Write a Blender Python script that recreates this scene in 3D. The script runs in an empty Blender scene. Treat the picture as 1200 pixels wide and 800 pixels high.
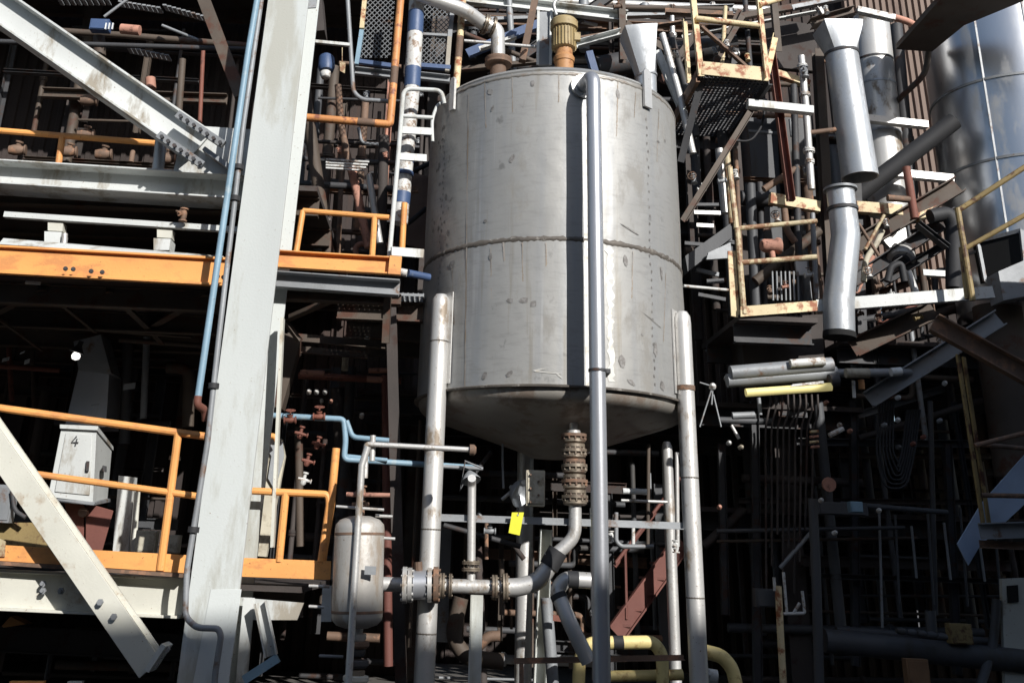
import bpy, bmesh, math, random
from mathutils import Vector, Matrix
R = math.radians
V = Vector
scene = bpy.context.scene
COL = scene.collection
random.seed(7)

# ------------------------------------------------------------------ camera
F, PITCH, ROLL, OX, OY = 1153.0, R(21.28), R(2.29), 536.0, 202.0
CAM = V((0, 0, 1.6))
D = V((0, math.cos(PITCH), math.sin(PITCH)))
U0 = V((0, -math.sin(PITCH), math.cos(PITCH)))
RT = V((1, 0, 0)) * math.cos(ROLL) + U0 * math.sin(ROLL)
UP = V((-1, 0, 0)) * math.sin(ROLL) + U0 * math.cos(ROLL)
cd = bpy.data.cameras.new('camera')
cam = bpy.data.objects.new('camera', cd)
COL.objects.link(cam)
cam.matrix_world = Matrix(((RT.x, UP.x, -D.x, CAM.x), (RT.y, UP.y, -D.y, CAM.y), (RT.z, UP.z, -D.z, CAM.z), (0, 0, 0, 1)))
cd.sensor_width = 36; cd.sensor_fit = 'HORIZONTAL'
cd.lens = F / 1200 * 36
cd.shift_x = (600 - OX) / 1200
cd.shift_y = -(400 - OY) / 1200
cd.clip_end = 500
scene.camera = cam

def ray(px, py):
    return (D * F + RT * (px - OX) - UP * (py - OY))
def P(px, py, Y):
    d = ray(px, py)
    return CAM + d * (Y / d.y)
def PZ(px, py, z):
    d = ray(px, py)
    return CAM + d * ((z - CAM.z) / d.z)
def S(p, n):                       # n photo pixels at point p, in metres
    return n * (p - CAM).dot(D) / F

# ------------------------------------------------------------------ materials
MATS = {}
def mat(name, base, rough=.6, metal=0., wear=None, amt=.45, scale=3., streak=1., bump=.15, vary=.12, wear2=None, coat=0., fine=40.):
    m = bpy.data.materials.new(name); m.use_nodes = True
    nt = m.node_tree; N = nt.nodes; L = nt.links
    b = N['Principled BSDF']
    tc = N.new('ShaderNodeTexCoord'); oi = N.new('ShaderNodeObjectInfo')
    ad = N.new('ShaderNodeVectorMath'); ad.operation = 'ADD'
    cmb = N.new('ShaderNodeVectorMath'); cmb.operation = 'SCALE'; cmb.inputs[0].default_value = (13.1, 7.7, 9.3)
    L.new(oi.outputs['Random'], cmb.inputs['Scale'])
    L.new(tc.outputs['Object'], ad.inputs[0]); L.new(cmb.outputs[0], ad.inputs[1])
    mp = N.new('ShaderNodeMapping'); mp.inputs['Scale'].default_value = (1, 1, 1 / streak)
    L.new(ad.outputs[0], mp.inputs['Vector'])
    n1 = N.new('ShaderNodeTexNoise'); n1.inputs['Scale'].default_value = scale; n1.inputs['Detail'].default_value = 9; n1.inputs['Roughness'].default_value = .68
    L.new(mp.outputs[0], n1.inputs['Vector'])
    n2 = N.new('ShaderNodeTexNoise'); n2.inputs['Scale'].default_value = fine; n2.inputs['Detail'].default_value = 5
    L.new(ad.outputs[0], n2.inputs['Vector'])
    n3 = N.new('ShaderNodeTexNoise'); n3.inputs['Scale'].default_value = scale * .45; n3.inputs['Detail'].default_value = 4
    L.new(mp.outputs[0], n3.inputs['Vector'])
    # broad tonal variation
    mr = N.new('ShaderNodeMapRange'); mr.inputs[1].default_value = .3; mr.inputs[2].default_value = .7
    mr.inputs[3].default_value = 1 - vary; mr.inputs[4].default_value = 1 + vary
    L.new(n3.outputs['Fac'], mr.inputs[0])
    vm = N.new('ShaderNodeVectorMath'); vm.operation = 'SCALE'; vm.inputs[0].default_value = base
    L.new(mr.outputs[0], vm.inputs['Scale'])
    last = vm.outputs[0]
    for k, (w, lo, nz) in enumerate(((wear, amt, n1), (wear2, amt + .03, n2))):
        if w is None: continue
        ra = N.new('ShaderNodeMapRange'); c0 = (.81 - lo * .5) if k == 0 else .665
        ra.inputs[1].default_value = c0; ra.inputs[2].default_value = c0 + .09
        L.new(nz.outputs['Fac'], ra.inputs[0])
        mx = N.new('ShaderNodeMix'); mx.data_type = 'RGBA'
        L.new(ra.outputs[0], mx.inputs['Factor']); L.new(last, mx.inputs['A'])
        mx.inputs['B'].default_value = (*w, 1)
        last = mx.outputs['Result']
        if k == 0 and metal > 0:
            mm = N.new('ShaderNodeMapRange'); mm.inputs[3].default_value = metal; mm.inputs[4].default_value = metal * .3
            L.new(ra.outputs[0], mm.inputs[0]); L.new(mm.outputs[0], b.inputs['Metallic'])
    L.new(last, b.inputs['Base Color'])
    if metal == 0 or wear is None: b.inputs['Metallic'].default_value = metal
    rr = N.new('ShaderNodeMapRange'); rr.inputs[3].default_value = max(.05, rough - .12); rr.inputs[4].default_value = min(1, rough + .15)
    L.new(n1.outputs['Fac'], rr.inputs[0]); L.new(rr.outputs[0], b.inputs['Roughness'])
    if bump:
        bp = N.new('ShaderNodeBump'); bp.inputs['Strength'].default_value = bump; bp.inputs['Distance'].default_value = .01
        L.new(n2.outputs['Fac'], bp.inputs['Height']); L.new(bp.outputs[0], b.inputs['Normal'])
    MATS[name] = m
    return m

RUST = (.17, .06, .025); DRUST = (.08, .032, .018)
mat('white_paint', (.54, .555, .54), .5, wear=(.30, .27, .22), amt=.58, scale=2.2, streak=3, wear2=(.2, .13, .09), vary=.12)
mat('column_paint', (.52, .545, .53), .55, wear=(.38, .38, .34), amt=.66, scale=1.6, streak=5, wear2=(.25, .2, .15), vary=.14)
mat('cream_paint', (.56, .55, .48), .55, wear=(.40, .34, .26), amt=.46, scale=2.5, wear2=RUST, vary=.14)
mat('rusty_cream', (.66, .54, .32), .6, wear=(.30, .10, .04), amt=.62, scale=5, wear2=RUST, vary=.2)
mat('orange_paint', (.74, .335, .10), .55, wear=(.58, .25, .085), amt=.58, scale=2.5, streak=.5, wear2=(.16, .07, .04), vary=.13)
mat('orange_pipe_paint', (.60, .26, .09), .55, wear=(.24, .09, .05), amt=.6, scale=6, vary=.2)
mat('yellow_pipe', (.76, .62, .27), .5, wear=(.45, .3, .12), amt=.5, scale=5)
mat('yellow_paint', (.50, .42, .26), .55, wear=(.24, .12, .06), amt=.68, scale=6, wear2=(.2, .1, .05), vary=.15)
mat('olive_yellow', (.26, .19, .08), .6, wear=DRUST, amt=.6, scale=5, vary=.2)
mat('galvanised', (.44, .46, .48), .42, .55, wear=(.33, .34, .35), amt=.6, scale=7, streak=2, bump=.08, vary=.1)
mat('aluminium_pipe', (.42, .43, .455), .36, .6, wear=(.33, .32, .3), amt=.45, scale=5, streak=3, bump=.05, vary=.08)
mat('weathered_pipe', (.55, .54, .52), .45, .45, wear=(.24, .19, .14), amt=.5, scale=4, streak=2, wear2=(.18, .12, .08), vary=.15)
mat('grey_steel', (.24, .25, .26), .55, .2, wear=(.15, .09, .06), amt=.5, scale=4, vary=.2)
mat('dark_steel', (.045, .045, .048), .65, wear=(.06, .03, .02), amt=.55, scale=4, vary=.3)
mat('shade_dark_steel', (.055, .045, .041), .8, wear=(.045, .022, .016), amt=.55, scale=2, vary=.35)  # base colour darkened to stand for the shade deep in the bays
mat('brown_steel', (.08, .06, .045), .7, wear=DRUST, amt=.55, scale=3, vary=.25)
mat('rusty_steel', (.15, .095, .065), .75, wear=(.28, .15, .09), amt=.55, scale=6, wear2=(.05, .03, .02), vary=.3)
mat('red_rust', (.17, .06, .04), .7, wear=(.10, .04, .03), amt=.5, scale=6, vary=.2)
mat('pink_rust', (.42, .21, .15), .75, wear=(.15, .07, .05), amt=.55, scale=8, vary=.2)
mat('blue_pipe', (.20, .31, .39), .5, wear=(.28, .36, .4), amt=.5, scale=6, wear2=(.15, .09, .07), vary=.15)
mat('navy_paint', (.045, .08, .17), .5, wear=(.12, .15, .2), amt=.4, scale=6)
mat('bronze_fitting', (.23, .19, .145), .45, .45, wear=(.10, .065, .045), amt=.6, scale=9, vary=.3, wear2=(.4, .36, .3))
mat('ochre_motor', (.33, .25, .12), .6, wear=(.18, .10, .04), amt=.5, scale=8, vary=.15)
mat('burnt_orange', (.40, .20, .08), .6, wear=(.25, .1, .04), amt=.5, scale=9)
mat('black_rubber', (.02, .02, .022), .7, bump=.05)
mat('void_black', (.006, .006, .006), .9, bump=0)
mat('concrete', (.11, .10, .09), .9, wear=(.035, .032, .03), amt=.55, scale=1.2, vary=.2, bump=.3)
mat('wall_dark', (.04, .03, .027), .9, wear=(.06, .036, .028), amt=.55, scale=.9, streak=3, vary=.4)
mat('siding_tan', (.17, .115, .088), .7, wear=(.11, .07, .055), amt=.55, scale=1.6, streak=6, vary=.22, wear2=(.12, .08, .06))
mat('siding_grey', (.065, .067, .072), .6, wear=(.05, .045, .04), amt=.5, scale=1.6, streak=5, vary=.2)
mat('vessel_cladding', (.52, .53, .55), .30, .88, wear=(.42, .42, .42), amt=.6, scale=2, streak=3, bump=.04, vary=.08)
mat('warm_vessel', (.42, .40, .37), .5, .35, wear=(.3, .25, .2), amt=.6, scale=4, streak=3, wear2=(.2, .15, .11), vary=.14)
mat('tank_mark', (.17, .16, .15), .6, .3, wear=(.24, .23, .22), amt=.7, scale=20)
mat('rust_runs', (.27, .22, .17), .6, .2, wear=(.34, .31, .28), amt=.7, scale=9, streak=4)
mat('yellow_tag', (.68, .66, .03), .5, bump=0, vary=.03)
mat('blue_sheet', (.42, .52, .68), .6, wear=(.55, .65, .75), amt=.45, scale=2, vary=.2)
mat('white_gasket', (.62, .64, .64), .5, wear=(.3, .29, .27), amt=.5, scale=8)
mat('wood_board', (.22, .12, .06), .8, wear=(.12, .07, .04), amt=.5, scale=6, vary=.2)
mat('insulation_board', (.52, .48, .38), .8, wear=(.33, .29, .22), amt=.6, scale=5, vary=.2)
mat('hopper_red', (.14, .05, .038), .7, wear=(.12, .04, .03), amt=.5, scale=5, vary=.2)
mat('brick_front', (.26, .2, .16), .9, wear=(.2, .14, .11), amt=.5, scale=1, vary=.15)
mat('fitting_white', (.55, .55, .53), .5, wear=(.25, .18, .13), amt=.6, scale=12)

def emat(name, col, st):
    m = bpy.data.materials.new(name); m.use_nodes = True
    b = m.node_tree.nodes['Principled BSDF']
    b.inputs['Base Color'].default_value = (*col, 1); b.inputs['Emission Color'].default_value = (*col, 1)
    b.inputs['Emission Strength'].default_value = st; MATS[name] = m
emat('lamp_bulb', (1, .96, .9), 1.6)
emat('lamp_tube', (.70, .60, .25), .34)

# the tank shell: brushed stainless plate with stains, heat tint and grime runs
def tank_mat():
    m = mat('tank_shell', (.325, .32, .305), .50, .34, wear=(.25, .24, .22), amt=.5, scale=2.2, streak=1.8, bump=.10, vary=.07, wear2=None, fine=30)
    nt = m.node_tree; N = nt.nodes; L = nt.links; b = N['Principled BSDF']
    src = b.inputs['Base Color'].links[0].from_socket
    tc = N.new('ShaderNodeTexCoord')
    def layer(scale_v, sc, lo, hi, colr, detail=6, maxf=1.):
        nonlocal src
        mp = N.new('ShaderNodeMapping'); mp.inputs['Scale'].default_value = scale_v
        L.new(tc.outputs['Object'], mp.inputs['Vector'])
        n = N.new('ShaderNodeTexNoise'); n.inputs['Scale'].default_value = sc; n.inputs['Detail'].default_value = detail; n.inputs['Roughness'].default_value = .6
        L.new(mp.outputs[0], n.inputs['Vector'])
        r = N.new('ShaderNodeMapRange'); r.inputs[1].default_value = lo; r.inputs[2].default_value = hi; r.inputs[4].default_value = maxf
        L.new(n.outputs['Fac'], r.inputs[0])
        x = N.new('ShaderNodeMix'); x.data_type = 'RGBA'; L.new(r.outputs[0], x.inputs['Factor']); L.new(src, x.inputs['A']); x.inputs['B'].default_value = (*colr, 1)
        src = x.outputs['Result']
    layer((1, 1, .04), 2.6, .50, .66, (.24, .255, .275), 4, .55)      # broad vertical bluish bands
    layer((1, 1, .05), 7, .60, .72, (.22, .19, .14), 4, .6)        # thin brown runs
    layer((1, 1, .05), 5, .60, .70, (.42, .42, .42), 4, .6)        # pale rubbed bands
    layer((.6, .6, 3), 9, .52, .72, (.22, .215, .205), 8, .5)   # faint level brushing and grime
    layer((1, 1, .7), 5.5, .66, .74, (.13, .125, .12), 8, .6)      # dark smudges
    L.new(src, b.inputs['Base Color'])
    nd = N.new('ShaderNodeTexNoise'); nd.inputs['Scale'].default_value = 1.7; nd.inputs['Detail'].default_value = 2; L.new(tc.outputs['Object'], nd.inputs['Vector'])
    b2 = N.new('ShaderNodeBump'); b2.inputs['Strength'].default_value = .45; b2.inputs['Distance'].default_value = .05
    L.new(nd.outputs['Fac'], b2.inputs['Height']); L.new(b.inputs['Normal'].links[0].from_socket, b2.inputs['Normal']); L.new(b2.outputs[0], b.inputs['Normal'])
tank_mat()
mat('tank_cone', (.30, .28, .25), .5, .4, wear=(.2, .16, .13), amt=.6, scale=3, vary=.25, wear2=(.28, .25, .2))
mat('weld_dark', (.12, .105, .09), .65, .3, wear=(.30, .28, .25), amt=.5, scale=9, vary=.25)
mat('pale_metal', (.50, .49, .46), .5, .3, wear=(.45, .42, .36), amt=.55, scale=14, vary=.1)

# ------------------------------------------------------------------ mesh helpers
def sharp(me, ang=35):
    for p in me.polygons: p.use_smooth = True
    me.set_sharp_from_angle(angle=R(ang))

def circ(r, n=12):
    return [(r * math.cos(2 * math.pi * k / n), r * math.sin(2 * math.pi * k / n)) for k in range(n)]
def prof_box(w, h):
    return [(-w/2, -h/2), (w/2, -h/2), (w/2, h/2), (-w/2, h/2)]
def prof_I(w, h, tf=None, tw=None):
    tf = tf or h * .07; tw = tw or w * .07
    a, b, t = w/2, h/2, tw/2
    return [(-a, -b), (a, -b), (a, -b+tf), (t, -b+tf), (t, b-tf), (a, b-tf), (a, b), (-a, b), (-a, b-tf), (-t, b-tf), (-t, -b+tf), (-a, -b+tf)]
def prof_C(w, h, t=None):
    t = t or h * .08
    a, b = w/2, h/2
    return [(-a, -b), (a, -b), (a, -b+t), (-a+t, -b+t), (-a+t, b-t), (a, b-t), (a, b), (-a, b)]
def prof_L(w, h, t=None):
    t = t or h * .12
    a, b = w/2, h/2
    return [(-a, -b), (a, -b), (a, -b+t), (-a+t, -b+t), (-a+t, b), (-a, b)]

def bend(pts, r, k=6):
    if len(pts) < 3 or r <= 0: return pts
    out = [pts[0]]
    for i in range(1, len(pts) - 1):
        a, p, b = pts[i-1], pts[i], pts[i+1]
        da, db = (a - p), (b - p)
        q = min(r, da.length * .45, db.length * .45)
        s, e = p + da.normalized() * q, p + db.normalized() * q
        for j in range(k + 1):
            t = j / k
            out.append(s * (1-t)**2 + p * 2 * t * (1-t) + e * t * t)
    out.append(pts[-1])
    return out

def sweep(bm, prof, pts, up=None, caps=True, scales=None):
    n = len(pts); rings = []
    side = None
    for i, p in enumerate(pts):
        if i == 0: t = pts[1] - p
        elif i == n - 1: t = p - pts[i-1]
        else: t = (pts[i+1] - p).normalized() + (p - pts[i-1]).normalized()
        t = t.normalized()
        if up is not None:
            s = t.cross(up)
            if s.length < 1e-4: s = t.cross(V((0, 1, 0)))
            s.normalize()
        else:
            if side is None:
                s = t.cross(V((0, 0, 1)))
                if s.length < .05: s = t.cross(V((0, 1, 0)))
                s.normalize()
            else:
                s = (side - t * side.dot(t)).normalized()
        side = s
        u = s.cross(t).normalized()
        k = scales[i] if scales else 1
        rings.append([bm.verts.new(p + s * x * k + u * y * k) for x, y in prof])
    m = len(prof)
    for a, b in zip(rings, rings[1:]):
        for j in range(m):
            bm.faces.new((a[j], a[(j+1) % m], b[(j+1) % m], b[j]))
    if caps:
        bm.faces.new(list(reversed(rings[0]))); bm.faces.new(rings[-1])

def lathe(bm, prof, p0, ax, n=20):
    """prof = [(t, r)...] along the axis ax from p0"""
    ax = ax.normalized()
    s = ax.cross(V((0, 0, 1)))
    if s.length < .05: s = ax.cross(V((0, 1, 0)))
    s.normalize(); u = ax.cross(s)
    rings = []
    for t, r in prof:
        c = p0 + ax * t
        if r < 1e-5: rings.append([bm.verts.new(c)])
        else: rings.append([bm.verts.new(c + s * r * math.cos(2*math.pi*k/n) + u * r * math.sin(2*math.pi*k/n)) for k in range(n)])
    for a, b in zip(rings, rings[1:]):
        for k in range(n):
            k2 = (k+1) % n
            if len(a) == 1 and len(b) == 1: continue
            if len(a) == 1: bm.faces.new((a[0], b[k2], b[k]))
            elif len(b) == 1: bm.faces.new((a[k], a[k2], b[0]))
            else: bm.faces.new((a[k], a[k2], b[k2], b[k]))
    if len(rings[0]) > 1: bm.faces.new(list(reversed(rings[0])))
    if len(rings[-1]) > 1: bm.faces.new(rings[-1])

def plate(bm, pts, thick):
    """polygon pts extruded by the vector thick"""
    a = [bm.verts.new(p) for p in pts]; b = [bm.verts.new(p + thick) for p in pts]
    bm.faces.new(a); bm.faces.new(list(reversed(b)))
    for i in range(len(a)):
        j = (i+1) % len(a)
        bm.faces.new((a[i], b[i], b[j], a[j]))

def boxm(bm, c, sx, sy, sz, rz=0.):
    ca, sa = math.cos(rz), math.sin(rz)
    vs = []
    for dz in (-sz/2, sz/2):
        for dx, dy in ((-sx/2, -sy/2), (sx/2, -sy/2), (sx/2, sy/2), (-sx/2, sy/2)):
            vs.append(bm.verts.new(c + V((dx*ca - dy*sa, dx*sa + dy*ca, dz))))
    for f in ((3,2,1,0), (4,5,6,7), (0,1,5,4), (1,2,6,5), (2,3,7,6), (3,0,4,7)):
        bm.faces.new([vs[i] for i in f])

def nbm(): return bmesh.new()

def empty(name, label, cat, loc, group=None):
    o = bpy.data.objects.new(name, None); o.empty_display_size = .1
    COL.objects.link(o); o.location = loc
    o['label'] = label; o['category'] = cat
    if group: o['group'] = group
    return o
ABS = {}
def link(name, bm, m, parent=None, ang=35, bev=0.):
    """link a bmesh given in world coordinates; its origin is its parent's (or its own base point)"""
    bmesh.ops.recalc_face_normals(bm, faces=bm.faces)
    if parent is not None: base = ABS[parent.name] if parent.name in ABS else V(parent.location)
    else:
        xs = [v.co for v in bm.verts]
        base = V((sum(v.x for v in xs)/len(xs), sum(v.y for v in xs)/len(xs), min(v.z for v in xs)))
    bmesh.ops.translate(bm, verts=bm.verts, vec=-base)
    me = bpy.data.meshes.new(name); bm.to_mesh(me); bm.free()
    sharp(me, ang)
    me.materials.append(MATS[m])
    o = bpy.data.objects.new(name, me); COL.objects.link(o)
    if parent is not None: o.parent = parent
    else: o.location = base
    ABS[o.name] = base
    if bev:
        md = o.modifiers.new('bevel', 'BEVEL'); md.width = bev; md.segments = 1; md.limit_method = 'ANGLE'; md.angle_limit = R(50)
    return o
def tag(o, label, cat, group=None):
    o['label'] = label; o['category'] = cat
    if group: o['group'] = group
    return o

# generic things ------------------------------------------------------------
def pt(c):
    return c if isinstance(c, Vector) else P(*c)
def pipe(name, label, pts, rpx, m, group=None, cat='pipe', br=None, flanges=(), fm=None, bands=(), bm_mat='black_rubber', n=12, parent=None):
    """pts: (px, py, Y); rpx radius in photo pixels at the first point.
    flanges: (t 0..1 along the polyline, radius factor, thickness m)"""
    p = [pt(c) for c in pts]
    r = S(p[0], rpx)
    path = bend(p, r * 3 if br is None else br)
    bm = nbm(); sweep(bm, circ(r, n), path)
    if not flanges and not bands:
        o = link(name, bm, m, parent)
        if parent is None: tag(o, label, cat, group)
        return o
    t = empty(name, label, cat, p[0], group) if parent is None else parent
    link('pipe_run', bm, m, t)
    seg = [(b - a).length for a, b in zip(p, p[1:])]; tot = sum(seg)
    def at(s):
        d = s * tot
        for (a, b), l in zip(zip(p, p[1:]), seg):
            if d <= l + 1e-6: return a + (b - a) * (d / l), (b - a).normalized()
            d -= l
        return p[-1], (p[-1] - p[-2]).normalized()
    for s, k, th in flanges:
        c, ax = at(s)
        bm = nbm(); R2 = r * k
        lathe(bm, [(-th/2, R2), (-th*.08, R2), (-th*.08, R2*.86), (th*.08, R2*.86), (th*.08, R2), (th/2, R2)], c, ax, 20)
        s1 = ax.cross(V((0, 0, 1))); s1 = s1.normalized() if s1.length > .05 else V((1, 0, 0)); u1 = ax.cross(s1)
        for j in range(8):
            a = 2 * math.pi * (j + .5) / 8
            q = c + (s1 * math.cos(a) + u1 * math.sin(a)) * R2 * .8
            sweep(bm, circ(R2 * .08, 6), [q - ax * th * .8, q + ax * th * .8])
        link('flange', bm, fm or m, t)
    for s, k, th in bands:
        c, ax = at(s)
        bm = nbm(); lathe(bm, [(-th/2, r*k), (th/2, r*k)], c, ax, 20); link('band', bm, bm_mat, t)
    return t

def beam(name, label, a, b, wpx, hpx, m, kind='box', up=None, group=None, cat='steel beam', parent=None, bolts=0, bev=0.):
    """a, b = centre line ends (px, py, Y); hpx = size along `up` in the picture, wpx = the other one (into depth)"""
    a, b = pt(a), pt(b)
    w, h = S(a, wpx), S(a, hpx)
    pr = {'box': prof_box, 'I': prof_I, 'C': prof_C, 'L': prof_L}[kind](w, h)
    bm = nbm(); up = up or V((0, 0, 1))
    if abs((b - a).normalized().dot(up)) > .9: up = V((0, 1, 0))
    sweep(bm, pr, [a, b], up)
    if parent is not None: return link(name, bm, m, parent, bev=bev)
    if bolts:
        t = empty(name, label, cat, a, group)
        link('web_and_flanges', bm, m, t, bev=bev)
        for k in range(bolts):
            bm = nbm(); c = a.lerp(b, (k + .5) / bolts); lathe(bm, [(-.05, .012), (0, .012)], c, V((0, 1, 0)), 6)
            link('bolt', bm, 'dark_steel', t)
        return t
    o = link(name, bm, m, bev=bev)
    return tag(o, label, cat, group)

def panel(name, label, quad, thick, m, cat='panel', group=None, parent=None, tv=None):
    """quad: list of (px, py, Y)"""
    pts = [pt(c) for c in quad]
    n = (pts[1]-pts[0]).cross(pts[2]-pts[0]).normalized()
    if n.y < 0: n = -n
    bm = nbm(); plate(bm, pts, (tv or n) * thick)
    o = link(name, bm, m, parent)
    if parent is None: tag(o, label, cat, group)
    return o

def railing(label, m, top, mids=(), posts=(), toe=None, rpx=3.5, group='guard rails of the platforms', loc=None, toem=None):
    t = empty('guard_railing', label, 'railing', pt(top[0]), group)
    bm = nbm(); p = [pt(c) for c in top]; sweep(bm, circ(S(p[0], rpx), 10), bend(p, .12)); link('top_rail', bm, m, t)
    for md in mids:
        bm = nbm(); p = [pt(c) for c in md]; sweep(bm, circ(S(p[0], rpx*.9), 10), bend(p, .05)); link('mid_rail', bm, m, t)
    for a, b in posts:
        bm = nbm(); a, b = pt(a), pt(b); sweep(bm, circ(S(a, rpx*1.05), 10), [a, b]); link('post', bm, m, t)
    if toe:
        a, b, c, d = [pt(q) for q in toe]
        bm = nbm(); plate(bm, [a, b, c, d], V((0, .012, 0))); link('toe_board', bm, toem or m, t)
    return t

def valve(label, c, ax, s, m, wm='rusty_steel', group='valves among the pipework', wheel=True, name='valve'):
    """gate valve: body, bonnet, handwheel; c=(px,py,Y), ax = pipe axis, s = size in px"""
    c = pt(c); s = S(c, s); ax = ax.normalized()
    up = V((0, -.35, 1)).normalized() if abs(ax.z) < .7 else V((-.5, -1, .1)).normalized()
    t = empty(name, label, 'valve', c, group)
    bm = nbm(); lathe(bm, [(-s, s*.62), (-s*.8, s*.62), (-s*.8, s*.34), (-s*.3, s*.5), (s*.3, s*.5), (s*.8, s*.34), (s*.8, s*.62), (s, s*.62)], c, ax, 14); link('body', bm, m, t)
    bm = nbm(); lathe(bm, [(0, s*.4), (s*.7, s*.38), (s*.7, s*.5), (s*.85, s*.5), (s*.85, s*.18), (s*1.6, s*.12)], c, up, 12); link('bonnet', bm, m, t)
    if wheel:
        bm = nbm(); c2 = c + up * s * 1.6
        q = up.cross(V((1, .2, 0))).normalized(); w = up.cross(q)
        ring = [c2 + (q * math.cos(a) + w * math.sin(a)) * s * .8 for a in [2*math.pi*k/14 for k in range(15)]]
        sweep(bm, circ(s * .09, 6), ring, caps=False)
        for k in range(3):
            a = math.pi * k / 3; d = (q * math.cos(a) + w * math.sin(a)) * s * .8
            sweep(bm, circ(s * .06, 5), [c2 - d, c2 + d])
        link('handwheel', bm, wm, t)
    return t

def jbox(label, c, w, h, m, group='junction boxes and small cabinets', name='junction_box', dm=.12, rz=0., lid=True):
    c = pt(c); t = empty(name, label, 'junction box', c, group)
    w, h = S(c, w), S(c, h)
    bm = nbm(); boxm(bm, c, w, dm, h, rz); link('case', bm, m, t, bev=.004)
    if lid:
        bm = nbm(); boxm(bm, c + V((math.sin(rz), -math.cos(rz), 0)) * (dm/2 + .006), w * .86, .01, h * .86, rz); link('lid', bm, m, t, bev=.002)
    return t
# ------------------------------------------------------------------ light
AZ, EL = R(30), R(27.4)
w = bpy.data.worlds.new('World'); scene.world = w; w.use_nodes = True
nt = w.node_tree
sk = nt.nodes.new('ShaderNodeTexSky'); sk.sky_type = 'NISHITA'; sk.sun_disc = False
sk.sun_elevation = EL; sk.sun_rotation = R(180) - AZ
nt.links.new(sk.outputs[0], nt.nodes['Background'].inputs[0]); nt.nodes['Background'].inputs[1].default_value = .11
sl = bpy.data.lights.new('sun', 'SUN'); sl.energy = 5.0; sl.angle = R(.5); sl.color = (1, .975, .935)
so = bpy.data.objects.new('sun', sl); COL.objects.link(so)
SUN = V((math.sin(AZ)*math.cos(EL), -math.cos(AZ)*math.cos(EL), math.sin(EL)))
so.rotation_euler = SUN.to_track_quat('Z', 'Y').to_euler()
so.location = SUN * 30
scene.view_settings.view_transform = 'Standard'; scene.view_settings.look = 'None'
scene.view_settings.exposure = 0.18; scene.view_settings.gamma = 1
try: scene.view_settings.use_curve_mapping = False
except Exception: pass

# ------------------------------------------------------------------ ground
bm = nbm(); plate(bm, [V((-150, -150, 0)), V((150, -150, 0)), V((150, 150, 0)), V((-150, 150, 0))], V((0, 0, -.3)))
o = link('ground', bm, 'concrete'); o['kind'] = 'structure'

# ------------------------------------------------------------------ building behind the viewer, and unseen blocks added for shade
def block(name, label, cat, c, sx, sy, h1, h2, m, rows=4, cols=6, face=1):
    """a block whose roof runs from h1 (left) to h2 (right); windows on the side that faces the yard"""
    t = empty(name, label, cat, c)
    x0, x1, y0, y1 = c[0]-sx/2, c[0]+sx/2, c[1]-sy/2, c[1]+sy/2
    bm = nbm()
    a = [bm.verts.new(V(q)) for q in ((x0,y0,0),(x1,y0,0),(x1,y1,0),(x0,y1,0),(x0,y0,h1),(x1,y0,h2),(x1,y1,h2),(x0,y1,h1))]
    for f in ((3,2,1,0),(4,5,6,7),(0,1,5,4),(1,2,6,5),(2,3,7,6),(3,0,4,7)): bm.faces.new([a[i] for i in f])
    link('wall', bm, m, t)
    for i in range(cols):
        for j in range(rows):
            x = x0 + (i+.5)*sx/cols; z = 1.8 + j*(min(h1,h2)-3)/rows
            bm = nbm(); boxm(bm, V((x, y1+.02 if face > 0 else y0-.02, z)), sx/cols*.5, .06, 1.3); link('window', bm, 'siding_grey', t)
    return t
YB = -14.0
def edge(x): return .81 + .1*(x+.15) - .54*(YB-10.3)
block('process_building', 'long process building across the yard behind the viewer', 'building', (0, YB-4, 0), 70, 8, edge(-35)+.1, edge(35), 'brick_front', 4, 14)
block('shade_block_right', 'dark unseen block added to shade the lower right', 'building', (11.6, 7.2, 0), 8.0, 5.6, 6.2, 6.2, 'siding_grey', 2, 4, -1)  # out of view, added to keep the sun off the lower right

block('shade_block_narrow', 'narrow unseen block added to shade behind the right tank leg', 'building', (12.2, 2.2, 0), 5.2, 2.0, 9.15, 9.15, 'siding_grey', 4, 2, -1)  # second unseen block, added to stop sun right of the tank legs
# ------------------------------------------------------------------ back walls with vertical ribs
def ribbed_wall(name, label, x0, x1, Y, z0, z1, m, pitch=.2, d=.04, cat='wall'):
    bm = nbm(); n = int((x1-x0)/pitch); pts = []
    for k in range(n):
        x = x0 + k*pitch
        pts += [(x, 0), (x+pitch*.45, 0), (x+pitch*.55, -d), (x+pitch*.9, -d)]
    pts.append((x0+n*pitch, 0))
    lo = [bm.verts.new(V((x, Y+y, z0))) for x, y in pts]; hi = [bm.verts.new(V((x, Y+y, z1))) for x, y in pts]
    lb = [bm.verts.new(V((x, Y+.15, z0))) for x, y in pts]; hb = [bm.verts.new(V((x, Y+.15, z1))) for x, y in pts]
    for i in range(len(pts)-1):
        bm.faces.new((lo[i], lo[i+1], hi[i+1], hi[i])); bm.faces.new((lb[i+1], lb[i], hb[i], hb[i+1])); bm.faces.new((hi[i], hi[i+1], hb[i+1], hb[i]))
    bm.faces.new((lo[0], hi[0], hb[0], lb[0])); bm.faces.new((lo[-1], lb[-1], hb[-1], hi[-1]))
    return tag(link(name, bm, m, ang=20), label, cat)
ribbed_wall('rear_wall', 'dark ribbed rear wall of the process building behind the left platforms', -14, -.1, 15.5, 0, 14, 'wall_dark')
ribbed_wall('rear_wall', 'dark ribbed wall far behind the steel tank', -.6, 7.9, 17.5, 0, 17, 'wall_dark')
ribbed_wall('rear_wall', 'dark lower wall in the shade at the right', 7.8, 18, 17.3, 0, 6.4, 'wall_dark')
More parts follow.
